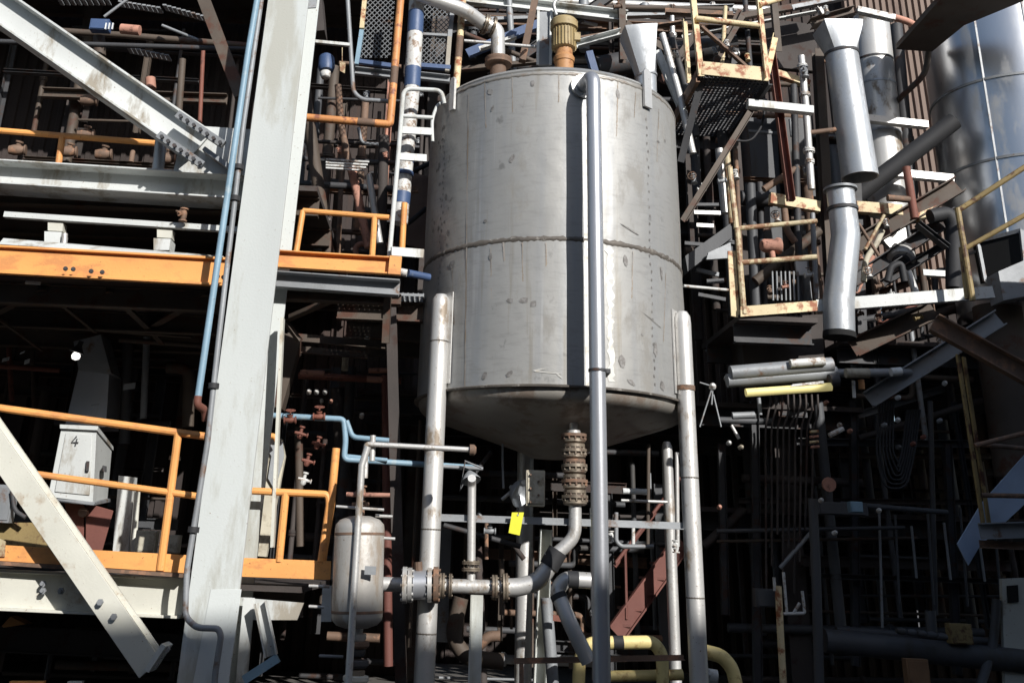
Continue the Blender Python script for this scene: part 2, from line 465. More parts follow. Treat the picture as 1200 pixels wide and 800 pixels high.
ribbed_wall('siding_wall', 'brown corrugated siding wall behind the insulated vessels', 7.6, 18, 17, 6.2, 15, 'siding_tan', .13, .05)
bm = nbm(); plate(bm, [V((-14.2, 9.9, 0)), V((-14.2, 15.5, 0)), V((-14.2, 15.5, 13)), V((-14.2, 9.9, 13))], V((.2, 0, 0)))
tag(link('side_wall', bm, 'wall_dark'), 'dark side wall closing the left bay', 'wall')

# ------------------------------------------------------------------ decks (thing > plate, joist)
def deck(label, x0, x1, y0, y1, z, m='shade_dark_steel', joists=4, t=.06, jm='brown_steel', jd=.22, grate=False, group='platform decks', gp=.09):
    e = empty('platform_deck', label, 'deck', ((x0+x1)/2, (y0+y1)/2, z), group)
    bm = nbm()
    if grate:
        k = int((x1-x0)/gp)
        for i in range(k+1): boxm(bm, V((x0+i*(x1-x0)/k, (y0+y1)/2, z)), .012, y1-y0, .04)
        k = int((y1-y0)/(gp*1.3))
        for i in range(k+1): boxm(bm, V(((x0+x1)/2, y0+i*(y1-y0)/k, z-.003)), x1-x0, .012, .03)
        link('grating', bm, m, e)
    else:
        boxm(bm, V(((x0+x1)/2, (y0+y1)/2, z)), x1-x0, y1-y0, t); link('deck_plate', bm, m, e)
    for i in range(joists):
        y = y0 + .25 + (y1-y0-.5)*i/max(1, joists-1)
        bm = nbm(); sweep(bm, prof_I(.12, jd), [V((x0, y, z-t/2-jd/2-.003)), V((x1, y, z-t/2-jd/2-.003))], V((0, 0, 1))); link('joist', bm, jm, e)
    return e
ZF = P(130, 318, 9.9).z      # level of the orange fascia deck
ZL = P(130, 668, 9.9).z      # lower deck
ZU = P(130, 215, 9.9).z      # upper deck
deck('upper deck of the left bay above the orange fascia', -13.9, -1.55, 10.3, 15.4, ZU+.18, joists=5)
deck('middle deck of the left bay under the orange fascia', -13.9, -2.5, 10.0, 15.4, ZF-.05, joists=5)
deck('lower deck of the left bay carrying the cream cabinet', -13.9, -1.3, 10.0, 15.4, ZL-.1, joists=3)
deck('unseen roof deck added above the picture to shade the left bay', -13.9, -.3, 11.2, 15.4, 10.4, joists=5)  # out of view, put in to keep the upper bay dark
deck('high deck behind the top of the tank', -.2, 5.5, 13.6, 17.3, 9.6, joists=4, jm='dark_steel')
deck('dark mezzanine deck added for shade behind the tank legs', -1.2, 5.5, 13.2, 17.3, 3.6, joists=4, jm='dark_steel')  # put in to shade the wall behind the tank
deck('dark deck added for shade under the white level beam at the right', 5.2, 15, 12.9, 17.15, 4.45, joists=4, jm='dark_steel')  # put in to keep sun off the wall beneath it
deck('dark low deck in the shade at the lower right', 2.9, 15, 13.6, 17.15, 2.3, joists=3, jm='dark_steel')
deck('dark deck high behind the rusty platform', 2.9, 7.4, 14.6, 17.3, 8.2, joists=3, jm='dark_steel')
deck('dark deck halfway up the wall behind the tank', -1.2, 5.5, 14.2, 17.3, 6.6, joists=4, jm='dark_steel')
# ------------------------------------------------------------------ columns of the rear frame
for i, (x, y, h) in enumerate(((-9.5, 14.6, 10), (-6.2, 14.6, 10), (-3.2, 14.6, 10), (-.4, 14.9, 12), (2.6, 16.5, 12), (4.6, 13.9, 9))):
    bm = nbm(); sweep(bm, prof_I(.28, .28), [V((x, y, 0)), V((x, y, h))], V((0, 1, 0)))
    tag(link('steel_column', bm, 'shade_dark_steel'), ['dark rear column far left in the left bay', 'dark rear column behind the cream cabinet', 'dark rear column just left of the big white column',
        'dark rear column behind the small filter vessel', 'dark rear column hidden in the shade behind the tank legs', 'dark rear column right of the tank by the lamp tube'][i], 'steel column', 'dark columns of the rear frame')
# ------------------------------------------------------------------ the tank
TC = V((1.15, 11.19, 0)); TR = 1.5
ZT, ZS, ZH, ZC = 6.62, 4.69, 3.2, 2.64
TN = 96
def tank_hit(px, py, r=TR):
    d = ray(px, py); o_ = CAM - TC
    a = d.x**2 + d.y**2; b = 2*(d.x*o_.x + d.y*o_.y); c = o_.x**2 + o_.y**2 - r*r
    q = max(b*b - 4*a*c, 0)
    return CAM + d * ((-b - math.sqrt(q)) / (2*a))
def tang(p): return math.atan2(p.y-TC.y, p.x-TC.x)
tank = empty('storage_tank', 'large round stainless steel tank with a conical bottom standing on pipe legs', 'tank', (TC.x, TC.y, 0))
Z = V((0, 0, 1))
bm = nbm(); lathe(bm, [(ZH, TR-.01), (ZH, TR), (ZH+.4, TR), (ZS-.4, TR+.004), (ZS-.02, TR-.004), (ZS+.02, TR-.004), (ZS+.5, TR+.003), (ZT-.25, TR), (ZT, TR), (ZT, TR-.02)], TC, Z, TN)
link('shell', bm, 'tank_shell', tank, 50)
bm = nbm(); lathe(bm, [(ZT-.002, TR-.025), (ZT+.03, TR-.01), (ZT+.075, TR-.05), (ZT+.12, TR-.16), (ZT+.17, TR-.5), (ZT+.2, .3), (ZT+.2, 0)], TC, Z, TN)
link('top_head', bm, 'tank_shell', tank, 50)
bm = nbm(); lathe(bm, [(ZH, TR+.004), (ZH-.012, TR+.034), (ZH-.028, TR+.03), (ZH-.03, TR-.06), (ZH-.01, TR-.06)], TC, Z, TN)
link('bottom_rim', bm, 'weld_dark', tank, 50)
bm = nbm(); lathe(bm, [(ZH-.02, TR-.02), (ZH-.06, TR-.022), (ZH-.10, TR-.035), (ZH-.135, TR-.07), (ZH-.165, TR-.13), (ZH-.20, TR-.23), (ZC+.05, .32), (ZC, .22), (ZC, 0)], TC, Z, TN)
link('bottom_cone', bm, 'tank_cone', tank, 50)
def ring_weld(z, h, r, m, wob=.012, a0=R(-185), a1=R(5), seed=1):
    rnd = random.Random(seed); bm = nbm(); prev = None; n = 150
    for k in range(n+1):
        a = a0 + (a1-a0)*k/n; w = h*(.7+.6*rnd.random()); dz = wob*(rnd.random()-.5)
        c, s = math.cos(a), math.sin(a)
        ring = [bm.verts.new(V((TC.x+(r+q)*c, TC.y+(r+q)*s, z+dz+y))) for q, y in ((-.004, -w), (.008, -w*.4), (.008, w*.4), (-.004, w))]
        if prev:
            for i in range(3): bm.faces.new((prev[i], ring[i], ring[i+1], prev[i+1]))
        prev = ring
    return link('seam_weld', bm, m, tank, 60)
ring_weld(ZS, .03, TR-.002, 'weld_dark')
ring_weld(ZT-.03, .022, TR, 'tank_cone', seed=3)
def strip(px0, py0, px1, py1, wpx, m, name='pale_strip', n=40, rag=.5, off=.004, seed=0, prt=None):
    """a ragged strip lying on the shell between two photo points"""
    rnd = random.Random(seed); bm = nbm(); prev = None
    for k in range(n+1):
        t = k/n; p = tank_hit(px0+(px1-px0)*t, py0+(py1-py0)*t); a = tang(p)
        w = S(p, wpx)/2/TR; l, r = w*(1-rag*rnd.random()), w*(1-rag*rnd.random()); rr = TR+off
        q = [bm.verts.new(V((TC.x+rr*math.cos(a+x), TC.y+rr*math.sin(a+x), p.z))) for x in (-l, r)]
        if prev: bm.faces.new((prev[0], q[0], q[1], prev[1]))
        prev = q
    return link(name, bm, m, prt or tank)
strip(714, 290, 716, 447, 13, 'pale_metal', seed=2, rag=.8)  # rough pale weld scar
strip(685, 122, 688, 452, 4.5, 'pale_metal', seed=3, rag=.15, n=20)  # thin even pale strip beside the down pipe
strip(549, 110, 545, 455, 2.5, 'rust_runs', name='rust_run', seed=5, rag=.7, off=.0035)
for i, (x, y0, y1, w_) in enumerate(((568, 92, 150, 2), (600, 86, 132, 1.6), (612, 284, 330, 2), (575, 290, 350, 1.6), (640, 284, 312, 2.4), (724, 96, 160, 2), (742, 294, 350, 2), (780, 320, 400, 2), (590, 284, 306, 3), (530, 312, 380, 2), (745, 108, 138, 1.6), (655, 88, 120, 2), (772, 128, 190, 1.6))):
    strip(x, y0, x+(x-648)*-.02, y1, w_, 'rust_runs', name='rust_run', seed=20+i, rag=.9, off=.0032+i*.00005)
# stitched rows of weld marks and small scars
bm = nbm(); rnd = random.Random(11)
def dab(px, py, w, h, ang=0.):
    p = tank_hit(px, py); a = tang(p); w, h = S(p, w)/2, S(p, h)/2; rr = TR+.0055
    vs = []
    for k in range(8):
        t = 2*math.pi*k/8; j = .7+.5*rnd.random()
        x, y = w*math.cos(t)*j, h*math.sin(t)*j
        x, y = x*math.cos(ang)-y*math.sin(ang), x*math.sin(ang)+y*math.cos(ang)
        vs.append(bm.verts.new(V((TC.x+rr*math.cos(a+x/TR), TC.y+rr*math.sin(a+x/TR), p.z+y))))
    bm.faces.new(vs)
for k in range(34):
    t = k/33; dab(757+10*t+rnd.uniform(-1, 1), 140+(310)*t, 2.6, 4)
for k in range(26):
    t = k/25; dab(521-6*t+rnd.uniform(-1.5, 1.5), 165+(175)*t, 2.4, 4)
for k in range(26): dab(rnd.uniform(505, 530), rnd.uniform(140, 300), rnd.uniform(2, 6), rnd.uniform(3, 9), rnd.uniform(-.5, .5))
for px, py, w, h, a in ((574, 108, 8, 9, .5), (577, 128, 4, 9, -.3), (724, 110, 6, 12, .1), (575, 300, 5, 9, 0), (568, 440, 6, 12, -.3), (597, 438, 11, 5, .6), (598, 352, 8, 6, 0), (613, 352, 14, 7, 0), (625, 356, 8, 8, 0), (733, 305, 6, 14, .2), (775, 320, 5, 18, .05), (729, 422, 9, 18, .2), (768, 410, 6, 22, 0), (776, 452, 10, 12, .4), (740, 448, 12, 6, -.5), (569, 259, 4, 4, 0), (600, 186, 6, 12, -.5), (753, 392, 4, 3, 0), (771, 166, 6, 4, 0), (779, 165, 3, 5, 0), (624, 98, 5, 8, 0), (530, 310, 10, 12, 0), (700, 140, 3, 14, .2), (740, 270, 30, 2.4, -.35), (765, 376, 36, 2, -.4)):
    dab(px, py, w, h, a)
link('weld_marks', bm, 'tank_mark', tank)
bm = nbm()
for px, py, w, h, a in ((640, 436, 34, 2.4, -.1), (632, 433, 16, 2, .2), (655, 440, 12, 2, -.7)): dab(px, py, w, h, a)
link('ground_patch', bm, 'pale_metal', tank)
# lifting lugs at the rim
def lug(pxa, pya, pyb, wpx, m='weathered_pipe'):
    p = tank_hit(pxa, pyb); a = tang(p); w = S(p, wpx); z1 = P(pxa, pya, p.y).z
    o_ = V((math.cos(a), math.sin(a), 0)); tv = V((-math.sin(a), math.cos(a), 0))
    c = V((TC.x, TC.y, 0)) + o_*(TR+.012)
    bm = nbm(); pts = [V((c.x, c.y, p.z)) + tv*x*w + Z*y for x, y in ((-.5, 0), (.5, 0), (.5, z1-p.z-w*.4), (.2, z1-p.z), (-.2, z1-p.z), (-.5, z1-p.z-w*.4))]
    plate(bm, pts, o_*.03); link('lifting_lug', bm, m, tank)
lug(532, 92, 130, 9); lug(757, 82, 127, 13)
# legs, each ending in the shell
def find_Y(px, py, rr):
    lo = None
    for k in range(400):
        y = 9.4 + k*.006; p = P(px, py, y)
        if math.hypot(p.x-TC.x, p.y-TC.y) < rr: return y
    return y
def leg(px, py, ytop, r_px, rr=1.58, Y=None, ztop=None, mname='weathered_pipe'):
    Y = Y or find_Y(px, py, rr); p = P(px, py, Y); r = S(p, r_px); zt = ztop or P(px, ytop, Y).z
    bm = nbm(); sweep(bm, circ(r, 22), [V((p.x, p.y, 0)), V((p.x, p.y, zt-.12)), V((p.x, p.y, zt-.05)), V((p.x, p.y, zt))], V((0, 1, 0)), scales=[1, 1, .93, .6])
    l = link('leg', bm, mname, tank)
    bm = nbm(); boxm(bm, V((p.x, p.y, .012)), r*3.6, r*3.6, .024); link('base_plate', bm, 'grey_steel', l)
    return p, r, l
LL = leg(507, 573, 345, 11.5); RL = leg(811, 620, 366, 10.5)
leg(614, 700, 560, 10, Y=12.5, ztop=3.0); leg(786, 640, 520, 6.5, Y=12.4, ztop=3.0)
for p, r, z in ((LL[0], LL[1], P(505, 525, LL[0].y).z), (RL[0], RL[1], P(806, 455, RL[0].y).z)):
    bm = nbm(); lathe(bm, [(z-.025, r*1.1), (z+.025, r*1.1)], V((p.x, p.y, 0)), Z, 20); link('collar', bm, 'rusty_steel', tank)
for (p, r, l), ys in ((LL, (400, 620, 742)), (RL, (560, 700))):
    for y_ in ys:
        z = P(500 if p.x < 1 else 810, y_, p.y).z; bm = nbm(); lathe(bm, [(z-.008, r*1.0), (z, r*1.035), (z+.008, r*1.0)], V((p.x, p.y, 0)), Z, 20); link('weld_ring', bm, 'weld_dark', l)
for p, r, ytop in ((LL[0], LL[1], 345), (RL[0], RL[1], 366)):
    z = P(515 if p.x < 1 else 803, ytop, p.y).z; a = tang(p); o_ = V((math.cos(a), math.sin(a), 0)); tv = V((-math.sin(a), math.cos(a), 0))
    bm = nbm(); c = V((TC.x, TC.y, 0)) + o_*(TR+.003)
    plate(bm, [V((c.x, c.y, 0)) + tv*x*r*1.25 + Z*y for x, y in ((-1, z+.02), (1, z+.02), (1, ZH+.05), (-1, ZH+.05))], o_*.012); link('leg_pad', bm, 'weathered_pipe', tank)
# cross bar and its yellow tag
beam('brace_bar', 'thin grey angle bar running between the tank legs behind the yellow tag', (513, 606, LL[0].y+.02), (803, 616, RL[0].y), 6, 8, 'grey_steel', 'L', cat='brace')
tg = empty('tag', 'bright yellow plastic tag hanging tilted from the bar between the tank legs', 'tag', P(606, 601, 10.2))
a = [P(*q, 10.2) for q in ((600, 600), (614, 600), (609, 627), (596, 624))]
bm = nbm(); plate(bm, a, V((0, .006, 0))); link('card', bm, 'yellow_tag', tg)
bm = nbm(); lathe(bm, [(0, .009), (.004, .009)], P(607, 603, 10.196), V((0, -1, 0)), 12); link('eyelet', bm, 'weathered_pipe', tg)
bm = nbm(); sweep(bm, circ(.003, 6), [P(607, 603, 10.19), P(609, 597, 10.2), P(606, 594, 10.3)]); link('tie', bm, 'black_rubber', tg)

# ------------------------------------------------------------------ down pipe in front of the tank
b = P(703, 640, 9.40); r = S(b, 10.2)
dp = empty('overflow_pipe', 'tall straight grey overflow pipe running down in front of the tank', 'pipe', V((b.x, b.y, 0)))
ztop = P(694, 88, 9.40).z
et = V((b.x-.10, 9.80, ztop+.0))
path = bend([V((b.x, b.y, 0)), V((b.x, b.y, ztop)), et], .13, 8)
bm = nbm(); sweep(bm, circ(r, 24), path); link('pipe_run', bm, 'aluminium_pipe', dp)
ax = (et - V((b.x, b.y, ztop))).normalized()
for off in (-.12, -.085):
    bm = nbm(); c = et + ax*off
    lathe(bm, [(-.013, r*1.75), (.013, r*1.75)], c, ax, 24)
    s1 = ax.cross(Z).normalized(); u1 = ax.cross(s1)
    for j in range(8):
        q = c + (s1*math.cos(j*math.pi/4+.2) + u1*math.sin(j*math.pi/4+.2))*r*1.4
        sweep(bm, circ(.009, 6), [q-ax*.035, q+ax*.02])
    link('flange', bm, 'weathered_pipe', dp)
zc = P(700, 434, 9.40).z
bm = nbm(); lathe(bm, [(zc-.012, r*1.12), (zc+.012, r*1.12)], V((b.x, b.y, 0)), Z, 24); link('clamp', bm, 'dark_steel', dp)
bm = nbm(); boxm(bm, V((b.x+.10, b.y+.12, zc)), .05, .26, .04); link('clamp_arm', bm, 'dark_steel', dp)

# ------------------------------------------------------------------ agitator motor on the top
mY = 11.0
mo = empty('agitator_motor', 'ochre electric motor with an orange base standing on the tank top', 'motor', P(661, 74, mY))
c = P(661, 76, mY); s = S(c, 1)
bm = nbm(); lathe(bm, [(-.25, 11*s), (3*s, 11*s), (3*s, 12*s), (8*s, 12.5*s), (12*s, 10*s), (20*s, 10*s)], c, Z, 20); link('base', bm, 'burnt_orange', mo)
bm = nbm()
prof = [(20*s, 11*s), (21*s, 13.5*s), (46*s, 13.5*s)]
lathe(bm, prof, c, Z, 24)
for k in range(24):
    a = 2*math.pi*k/24; q = c + V((math.cos(a), math.sin(a), 0))*13.8*s
    boxm(bm, q+Z*33*s, 2.2*s, .8*s, 24*s, a)
link('body', bm, 'ochre_motor', mo)
bm = nbm(); lathe(bm, [(46*s, 15*s), (47*s, 16.5*s), (56*s, 16.5*s), (59*s, 14*s), (60*s, 8*s), (60*s, 0)], c, Z, 24); link('fan_cowl', bm, 'ochre_motor', mo)
bm = nbm(); boxm(bm, c+V((15*s, -6*s, 34*s)), 7*s, 6*s, 10*s); link('terminal_box', bm, 'ochre_motor', mo)

# top nozzle with the pipe that comes in from the left
nz = pipe('inlet_pipe', 'grey inlet pipe arching from the left down into the tank top', [(486, -8, 10.5), (545, 12, 10.7), (566, 28, 10.9), (583, 34, 10.95), (584, 76, 10.95)], 8.5, 'weathered_pipe', br=.16,
     flanges=((.60, 1.5, .05), (.66, 1.5, .03)), fm='bronze_fitting')
c = P(584, 74, 10.95); bm = nbm(); lathe(bm, [(-.2, .10), (-.03, .10), (-.03, .17), (.0, .17), (.0, .16), (.03, .17), (.05, .17)], c, Z, 20); link('nozzle', bm, 'rusty_steel', tank)

# hopper chute right of the motor
ch = empty('feed_chute', 'grey sheet metal feed chute with a flared mouth on the tank top', 'chute', P(757, 110, 10.6))
bm = nbm()
Yc = 10.7; d = .38
def prism(bm, q0, q1, dep, Y):
    for a_, b_ in ((q0, q1),): pass
    lv = []
    for (l, y_l), (r_, y_r), dp_ in (q0, q1):
        A, B = P(l, y_l, Y), P(r_, y_r, Y)
        lv.append([bm.verts.new(A), bm.verts.new(B), bm.verts.new(B+V((0, dp_, 0))), bm.verts.new(A+V((0, dp_, 0)))])
    for i in range(4):
        j = (i+1) % 4; bm.faces.new((lv[0][i], lv[0][j], lv[1][j], lv[1][i]))
    bm.faces.new(lv[0]); bm.faces.new(list(reversed(lv[1])))
cA, cB, cE = P(748, 38, 10.75), P(757, 90, 10.75), P(758, 130, 10.75); ax = (cB-cA).normalized(); L = (cB-cA).length
s1 = V((1, 0, 0)) - ax*ax.x; s1.normalize(); u1 = ax.cross(s1); ra, rb = S(cA, 20), S(cB, 12); rings = []
for t, r_, q_ in ((0, ra, 1.), (L*.12, ra*.95, .9), (L, rb, 0)):
    ring = []
    for k in range(32):
        th = 2*math.pi*k/32; c, s_ = math.cos(th), math.sin(th); q = 1/max(abs(c), abs(s_)); q = 1 + (q-1)*q_*.8
        ring.append(bm.verts.new(cA + ax*t + s1*r_*c*q + u1*r_*s_*q))
    rings.append(ring)
for p_, q_ in zip(rings, rings[1:]):
    for k in range(32): bm.faces.new((p_[k], p_[(k+1) % 32], q_[(k+1) % 32], q_[k]))
bm.faces.new(rings[0])
link('mouth', bm, 'galvanised', ch, 25)
bm = nbm(); sweep(bm, circ(rb, 28), [cB + (cE-cB)*.002, cE]); link('throat', bm, 'galvanised', ch)
bm = nbm(); lathe(bm, [(-.012, rb*1.02), (-.012, rb*1.1), (.012, rb*1.1), (.012, rb*1.02)], cB, ax, 28); link('band', bm, 'grey_steel', ch)

# ------------------------------------------------------------------ discharge stack and piping below the cone
dY = 10.25
st = empty('discharge_fitting', 'stack of brown bolted flanges and fittings hanging under the tank cone', 'fitting', P(673, 592, dY))
c0, c1 = P(672, 494, dY), P(674, 592, dY); ax = (c1-c0).normalized(); Lh = (c1-c0).length; s = S(c0, 1)
bm = nbm(); lathe(bm, [(-3*s, 5*s), (10*s, 5*s), (10*s, 8*s), (14*s, 8*s), (14*s, 11*s)], c0, ax, 16); link('nozzle_neck', bm, 'weathered_pipe', st)
y = 14*s; k = 0
while y < Lh - 6*s:
    big = 15 - 2.2*(k % 2)
    bm = nbm(); lathe(bm, [(y, big*s), (y+3.4*s, big*s)], c0, ax, 24)
    for j in range(12):
        a = 2*math.pi*j/12; s1 = V((1, 0, 0)); u1 = V((0, 1, 0)); q = c0+ax*(y+1.7*s)+(s1*math.cos(a)+u1*math.sin(a))*big*s*.9
        sweep(bm, circ(1.3*s, 6), [q-ax*1.6*s, q+ax*5*s])
    link('flange', bm, 'bronze_fitting' if k % 3 else 'rusty_steel', st)
    if k % 2 == 0:
        bm = nbm(); lathe(bm, [(y+3.4*s, 11*s), (y+6*s, 13.5*s), (y+9*s, 13.5*s), (y+11*s, 11*s)], c0, ax, 24); link('spacer', bm, 'bronze_fitting', st)
        y += 11.5*s
    else:
        bm = nbm(); lathe(bm, [(y+3.4*s, 12*s), (y+5.5*s, 12*s)], c0, ax, 24); link('gasket', bm, 'brown_steel', st); y += 5.5*s
    k += 1
pipe('drain_pipe', 'worn stub pipe turning left below the flange stack', [(674, 588, dY), (674, 628, dY), (657, 645, dY), (642, 655, dY)], 7.5, 'weathered_pipe', br=.09)
tag(link('coupling', (lambda b_: (sweep(b_, circ(S(P(650, 650, dY), 11.5), 18), [P(654, 645, dY), P(643, 664, dY)]), b_)[1])(nbm()), 'black_rubber'), 'black rubber coupling joining the worn stub pipe and the grey elbow', 'coupling')
pipe('elbow_pipe', 'smooth grey curved elbow running left from the black coupling', [(646, 660, dY), (630, 682, dY), (606, 688, dY), (590, 688, dY)], 10, 'weathered_pipe', br=.2, flanges=((.97, 1.55, .05),), fm='bronze_fitting')
pipe('drain_line', 'rust marked horizontal drain line with a bolted joint left of the curved elbow', [(588, 688, dY), (448, 684, dY)], 8, 'weathered_pipe', flanges=((.06, 1.7, .05), (.43, 1.7, .03), (.50, 1.75, .05)), fm='bronze_fitting')
pipe('riser_pipe', 'short worn riser pipe standing on the drain line beside the left leg', [(552, 680, dY), (553, 566, dY), (553, 560, dY-.1)], 5, 'weathered_pipe', flanges=((.1, 2.2, .03), (.16, 2.2, .03)), fm='bronze_fitting')
vt = empty('butterfly_valve', 'round bolted steel valve on the drain line against the left tank leg', 'valve', P(491, 685, dY-.22))
for x0, x1, rr, m in ((472, 477, 20, 'weathered_pipe'), (478, 483, 19, 'weathered_pipe'), (484, 500, 16, 'aluminium_pipe'), (501, 506, 19, 'weathered_pipe'), (508, 514, 20, 'rusty_steel')):
    A, B = P(x0, 685, dY-.2), P(x1, 685, dY-.2); bm = nbm(); sweep(bm, circ(S(A, rr), 26), [A, B])
    for j in range(10):
        a_ = 2*math.pi*j/10; q = V((0, math.cos(a_), math.sin(a_)))*S(A, rr*.84); sweep(bm, circ(.014, 6), [A+q-V((.015, 0, 0)), B+q+V((.015, 0, 0))])
    link('body' if m == 'aluminium_pipe' else 'flange', bm, m, vt)
bm = nbm(); sweep(bm, circ(.04, 10), [P(491, 672, dY-.2), P(490, 658, dY-.2)]); link('stem', bm, 'rusty_steel', vt)
pipe('elbow_pipe', 'white pipe elbow turning down right behind the overflow pipe', [(692, 680, 10.0), (662, 678, 10.0), (652, 692, 10.0), (668, 730, 9.9), (690, 775, 9.9)], 9, 'weathered_pipe', br=.1,
     bands=((.16, 1.06, .10), (.42, 1.06, .05)))  # the black bands stand for shadows on the white elbow
# ------------------------------------------------------------------ big white column and what is bolted to it
YC = 9.7
cb, ct = P(238, 800, YC), P(338, 0, YC)
colm = empty('steel_column', 'tall white painted steel column, the widest and brightest upright left of the tank', 'steel column', V((cb.x, YC, 0)))
dirc = (ct-cb).normalized(); A = cb - dirc*(cb.z/dirc.z); B = ct + dirc*1.6
wf = S(P(270, 400, YC), 54); dep = .42
bm = nbm(); sweep(bm, prof_box(wf, .035), [A, B], V((0, -1, 0))); link('front_flange', bm, 'column_paint', colm, bev=.004)
off = V((0, dep, 0))
bm = nbm(); sweep(bm, prof_box(.03, dep-.042), [A+V((0, dep/2, 0)), B+V((0, dep/2, 0))], V((0, -1, 0))); link('web', bm, 'column_paint', colm)
bm = nbm(); sweep(bm, prof_box(wf+.03, .035), [A+off+V((.035, 0, 0)), B+off+V((.035, 0, 0))], V((0, -1, 0))); link('rear_flange', bm, 'column_paint', colm, bev=.004)
# cover plate welded low on the face, bolts on the right edge
bm = nbm(); plate(bm, [P(*q, YC-.024) for q in ((247, 690), (283, 690), (268, 800), (226, 800))], V((0, .006, 0))); link('doubler_plate', bm, 'column_paint', colm, bev=.002)
for px, py in ((338, 172), (335, 195), (331, 232), (329, 252), (341, 150)):
    q = P(px, py, YC+dep-.03); bm = nbm(); lathe(bm, [(-.03, .03), (0, .03), (0, .016), (.06, .016)], q, V((0, -1, 0)), 6); link('bolt', bm, 'grey_steel', colm)
q0, q1 = P(306, 372, YC+.2), P(292, 640, YC+.2)
bm = nbm(); sweep(bm, prof_box(.03, .1), [q0+V((.22, 0, 0)), q1+V((.22, 0, 0))], V((0, -1, 0))); link('stiffener', bm, 'cream_paint', colm)
bm = nbm(); plate(bm, [P(*q, YC+.05) for q in ((318, -4), (372, -4), (370, 9), (317, 12))], V((0, .02, 0)));  link('splice_plate', bm, 'grey_steel', colm)
# base bracket and short brace by the foot
e = empty('brace', 'short white brace under the beam end right of the white column foot', 'brace', P(300, 740, 9.9))
beam('strut', '', (305, 705, 9.8), (318, 768, 9.8), 12, 14, 'white_paint', 'C', parent=e, up=V((1, 0, .3)))
beam('gusset', '', (292, 700, 9.95), (283, 800, 9.95), 3, 13, 'white_paint', 'box', parent=e, up=V((1, 0, 0)))
beam('foot', '', (286, 796, 9.8), (326, 770, 9.8), 8, 10, 'blue_pipe', 'box', parent=e)  # blue colour stands for shade on this white foot
panel('beam_end', 'short white beam end showing between the white column and the filter vessel', [(284, 700, 9.95), (356, 706, 9.95), (348, 726, 9.95), (288, 726, 9.95)], .03, 'white_paint', 'steel beam')
panel('bracket', 'small white bracket plate left of the filter vessel', [(378, 684, 9.9), (388, 686, 9.9), (388, 728, 9.9), (376, 728, 9.9)], .03, 'white_paint', 'bracket')
# pipes that run beside the column
pipe('air_pipe', 'long light blue pipe leaning beside the white column', [(303, -10, 9.45), (291, 60, 9.45), (232, 466, 9.45)], 3.6, 'blue_pipe', br=0)
pipe('pipe_end', 'rusty brown elbow at the lower end of the light blue pipe', [(232, 464, 9.45), (231, 474, 9.45), (240, 480, 9.55), (241, 492, 9.6)], 4.6, 'red_rust', br=.03)
cg = pipe('conduit', 'thin grey conduit clipped along the white column and bent across its foot', [(307, -5, 9.5), (285, 148, 9.5), (275, 236, 9.5), (256, 399, 9.5), (243, 520, 9.5), (219, 668, 9.5), (217, 722, 9.5), (230, 735, 9.45), (256, 736, 9.45), (259, 745, 9.45), (252, 790, 9.5), (251, 810, 9.5)], 2.9, 'grey_steel', br=.06,
     bands=((.287, 1.9, .05), (.335, 1.9, .05), (.6, 1.9, .05), (.78, 1.9, .05)))

# ------------------------------------------------------------------ upper brace, gusset and beam
UB = empty('brace', 'white diagonal brace falling from the top left corner to the white column', 'brace', P(235, 180, 9.75))
up_n = V((.55, 0, .83))
beam('flange_beam', '', (-40, -18, 9.9), (234, 172, 9.9), 30, 38, 'white_paint', 'I', parent=UB, up=up_n, bev=.003)
for (a, b) in (((208, 134), (262, 170)), ((186, 158), (238, 194))):
    pl = beam('splice_angle', '', (*a, 9.68), (*b, 9.68), 6, 9, 'grey_steel', 'box', parent=UB, up=up_n)
    for k in range(7):
        t = (k+.5)/7; q = P(a[0]+(b[0]-a[0])*t, a[1]+(b[1]-a[1])*t, 9.6)
        bm = nbm(); lathe(bm, [(-.02, .022), (.02, .022)], q, V((0, -1, 0)), 6); link('bolt', bm, 'dark_steel', pl)
panel('gusset', '', [(238, 148, 9.93), (300, 152, 9.93), (296, 206, 9.93), (203, 201, 9.93), (210, 172, 9.93)], .03, 'white_paint', parent=UB)
beam('rib', '', (240, 176, 9.85), (276, 202, 9.85), 14, 5, 'grey_steel', 'box', parent=UB, up=up_n)
ub = beam('steel_beam', 'long white I beam across the upper left bay, above the orange fascia', (-60, 204, 10.2), (286, 226, 10.2), 44, 30, 'white_paint', 'I', bev=.004)
railing('orange guard rail of the upper left deck above the white I beam', 'orange_paint', [(-40, 150, 10.6), (182, 168, 10.6)], posts=[((73, 161, 10.6), (68, 196, 10.6)), ((-20, 152, 10.6), (-24, 196, 10.6))], rpx=3.6)
pipe('pipe_stub', 'rusty white pipe stub standing on the upper beam beside the gusset', [(189, 163, 10.3), (185, 200, 10.3)], 7, 'weathered_pipe')
beam('angle_bar', 'thin white angle bar below the upper I beam', (6, 252, 10.1), (284, 270, 10.1), 8, 6.5, 'white_paint', 'box', cat='steel bar')
for x, y, h, l in ((65, 262, 24, 'left white stand-off block between the thin bar and the orange fascia'), (193, 270, 23, 'right white stand-off block between the thin bar and the orange fascia')):
    t = empty('stand_block', l, 'bracket', P(x, y+h, 10.1), 'stand-off blocks above the orange fascia')
    panel('upper_block', '', [(x-9, y-2, 10.1), (x+9, y-1, 10.1), (x+8, y+9, 10.1), (x-9, y+8, 10.1)], .12, 'cream_paint', parent=t)
    panel('lower_block', '', [(x-13, y+9, 10.08), (x+7, y+10, 10.08), (x+5, y+h, 10.08), (x-13, y+h, 10.08)], .2, 'white_paint', parent=t)
pipe('pipe_stub', 'little white pipe stub right of the left stand-off block', [(76, 274, 10.05), (75, 288, 10.05)], 3.4, 'weathered_pipe')
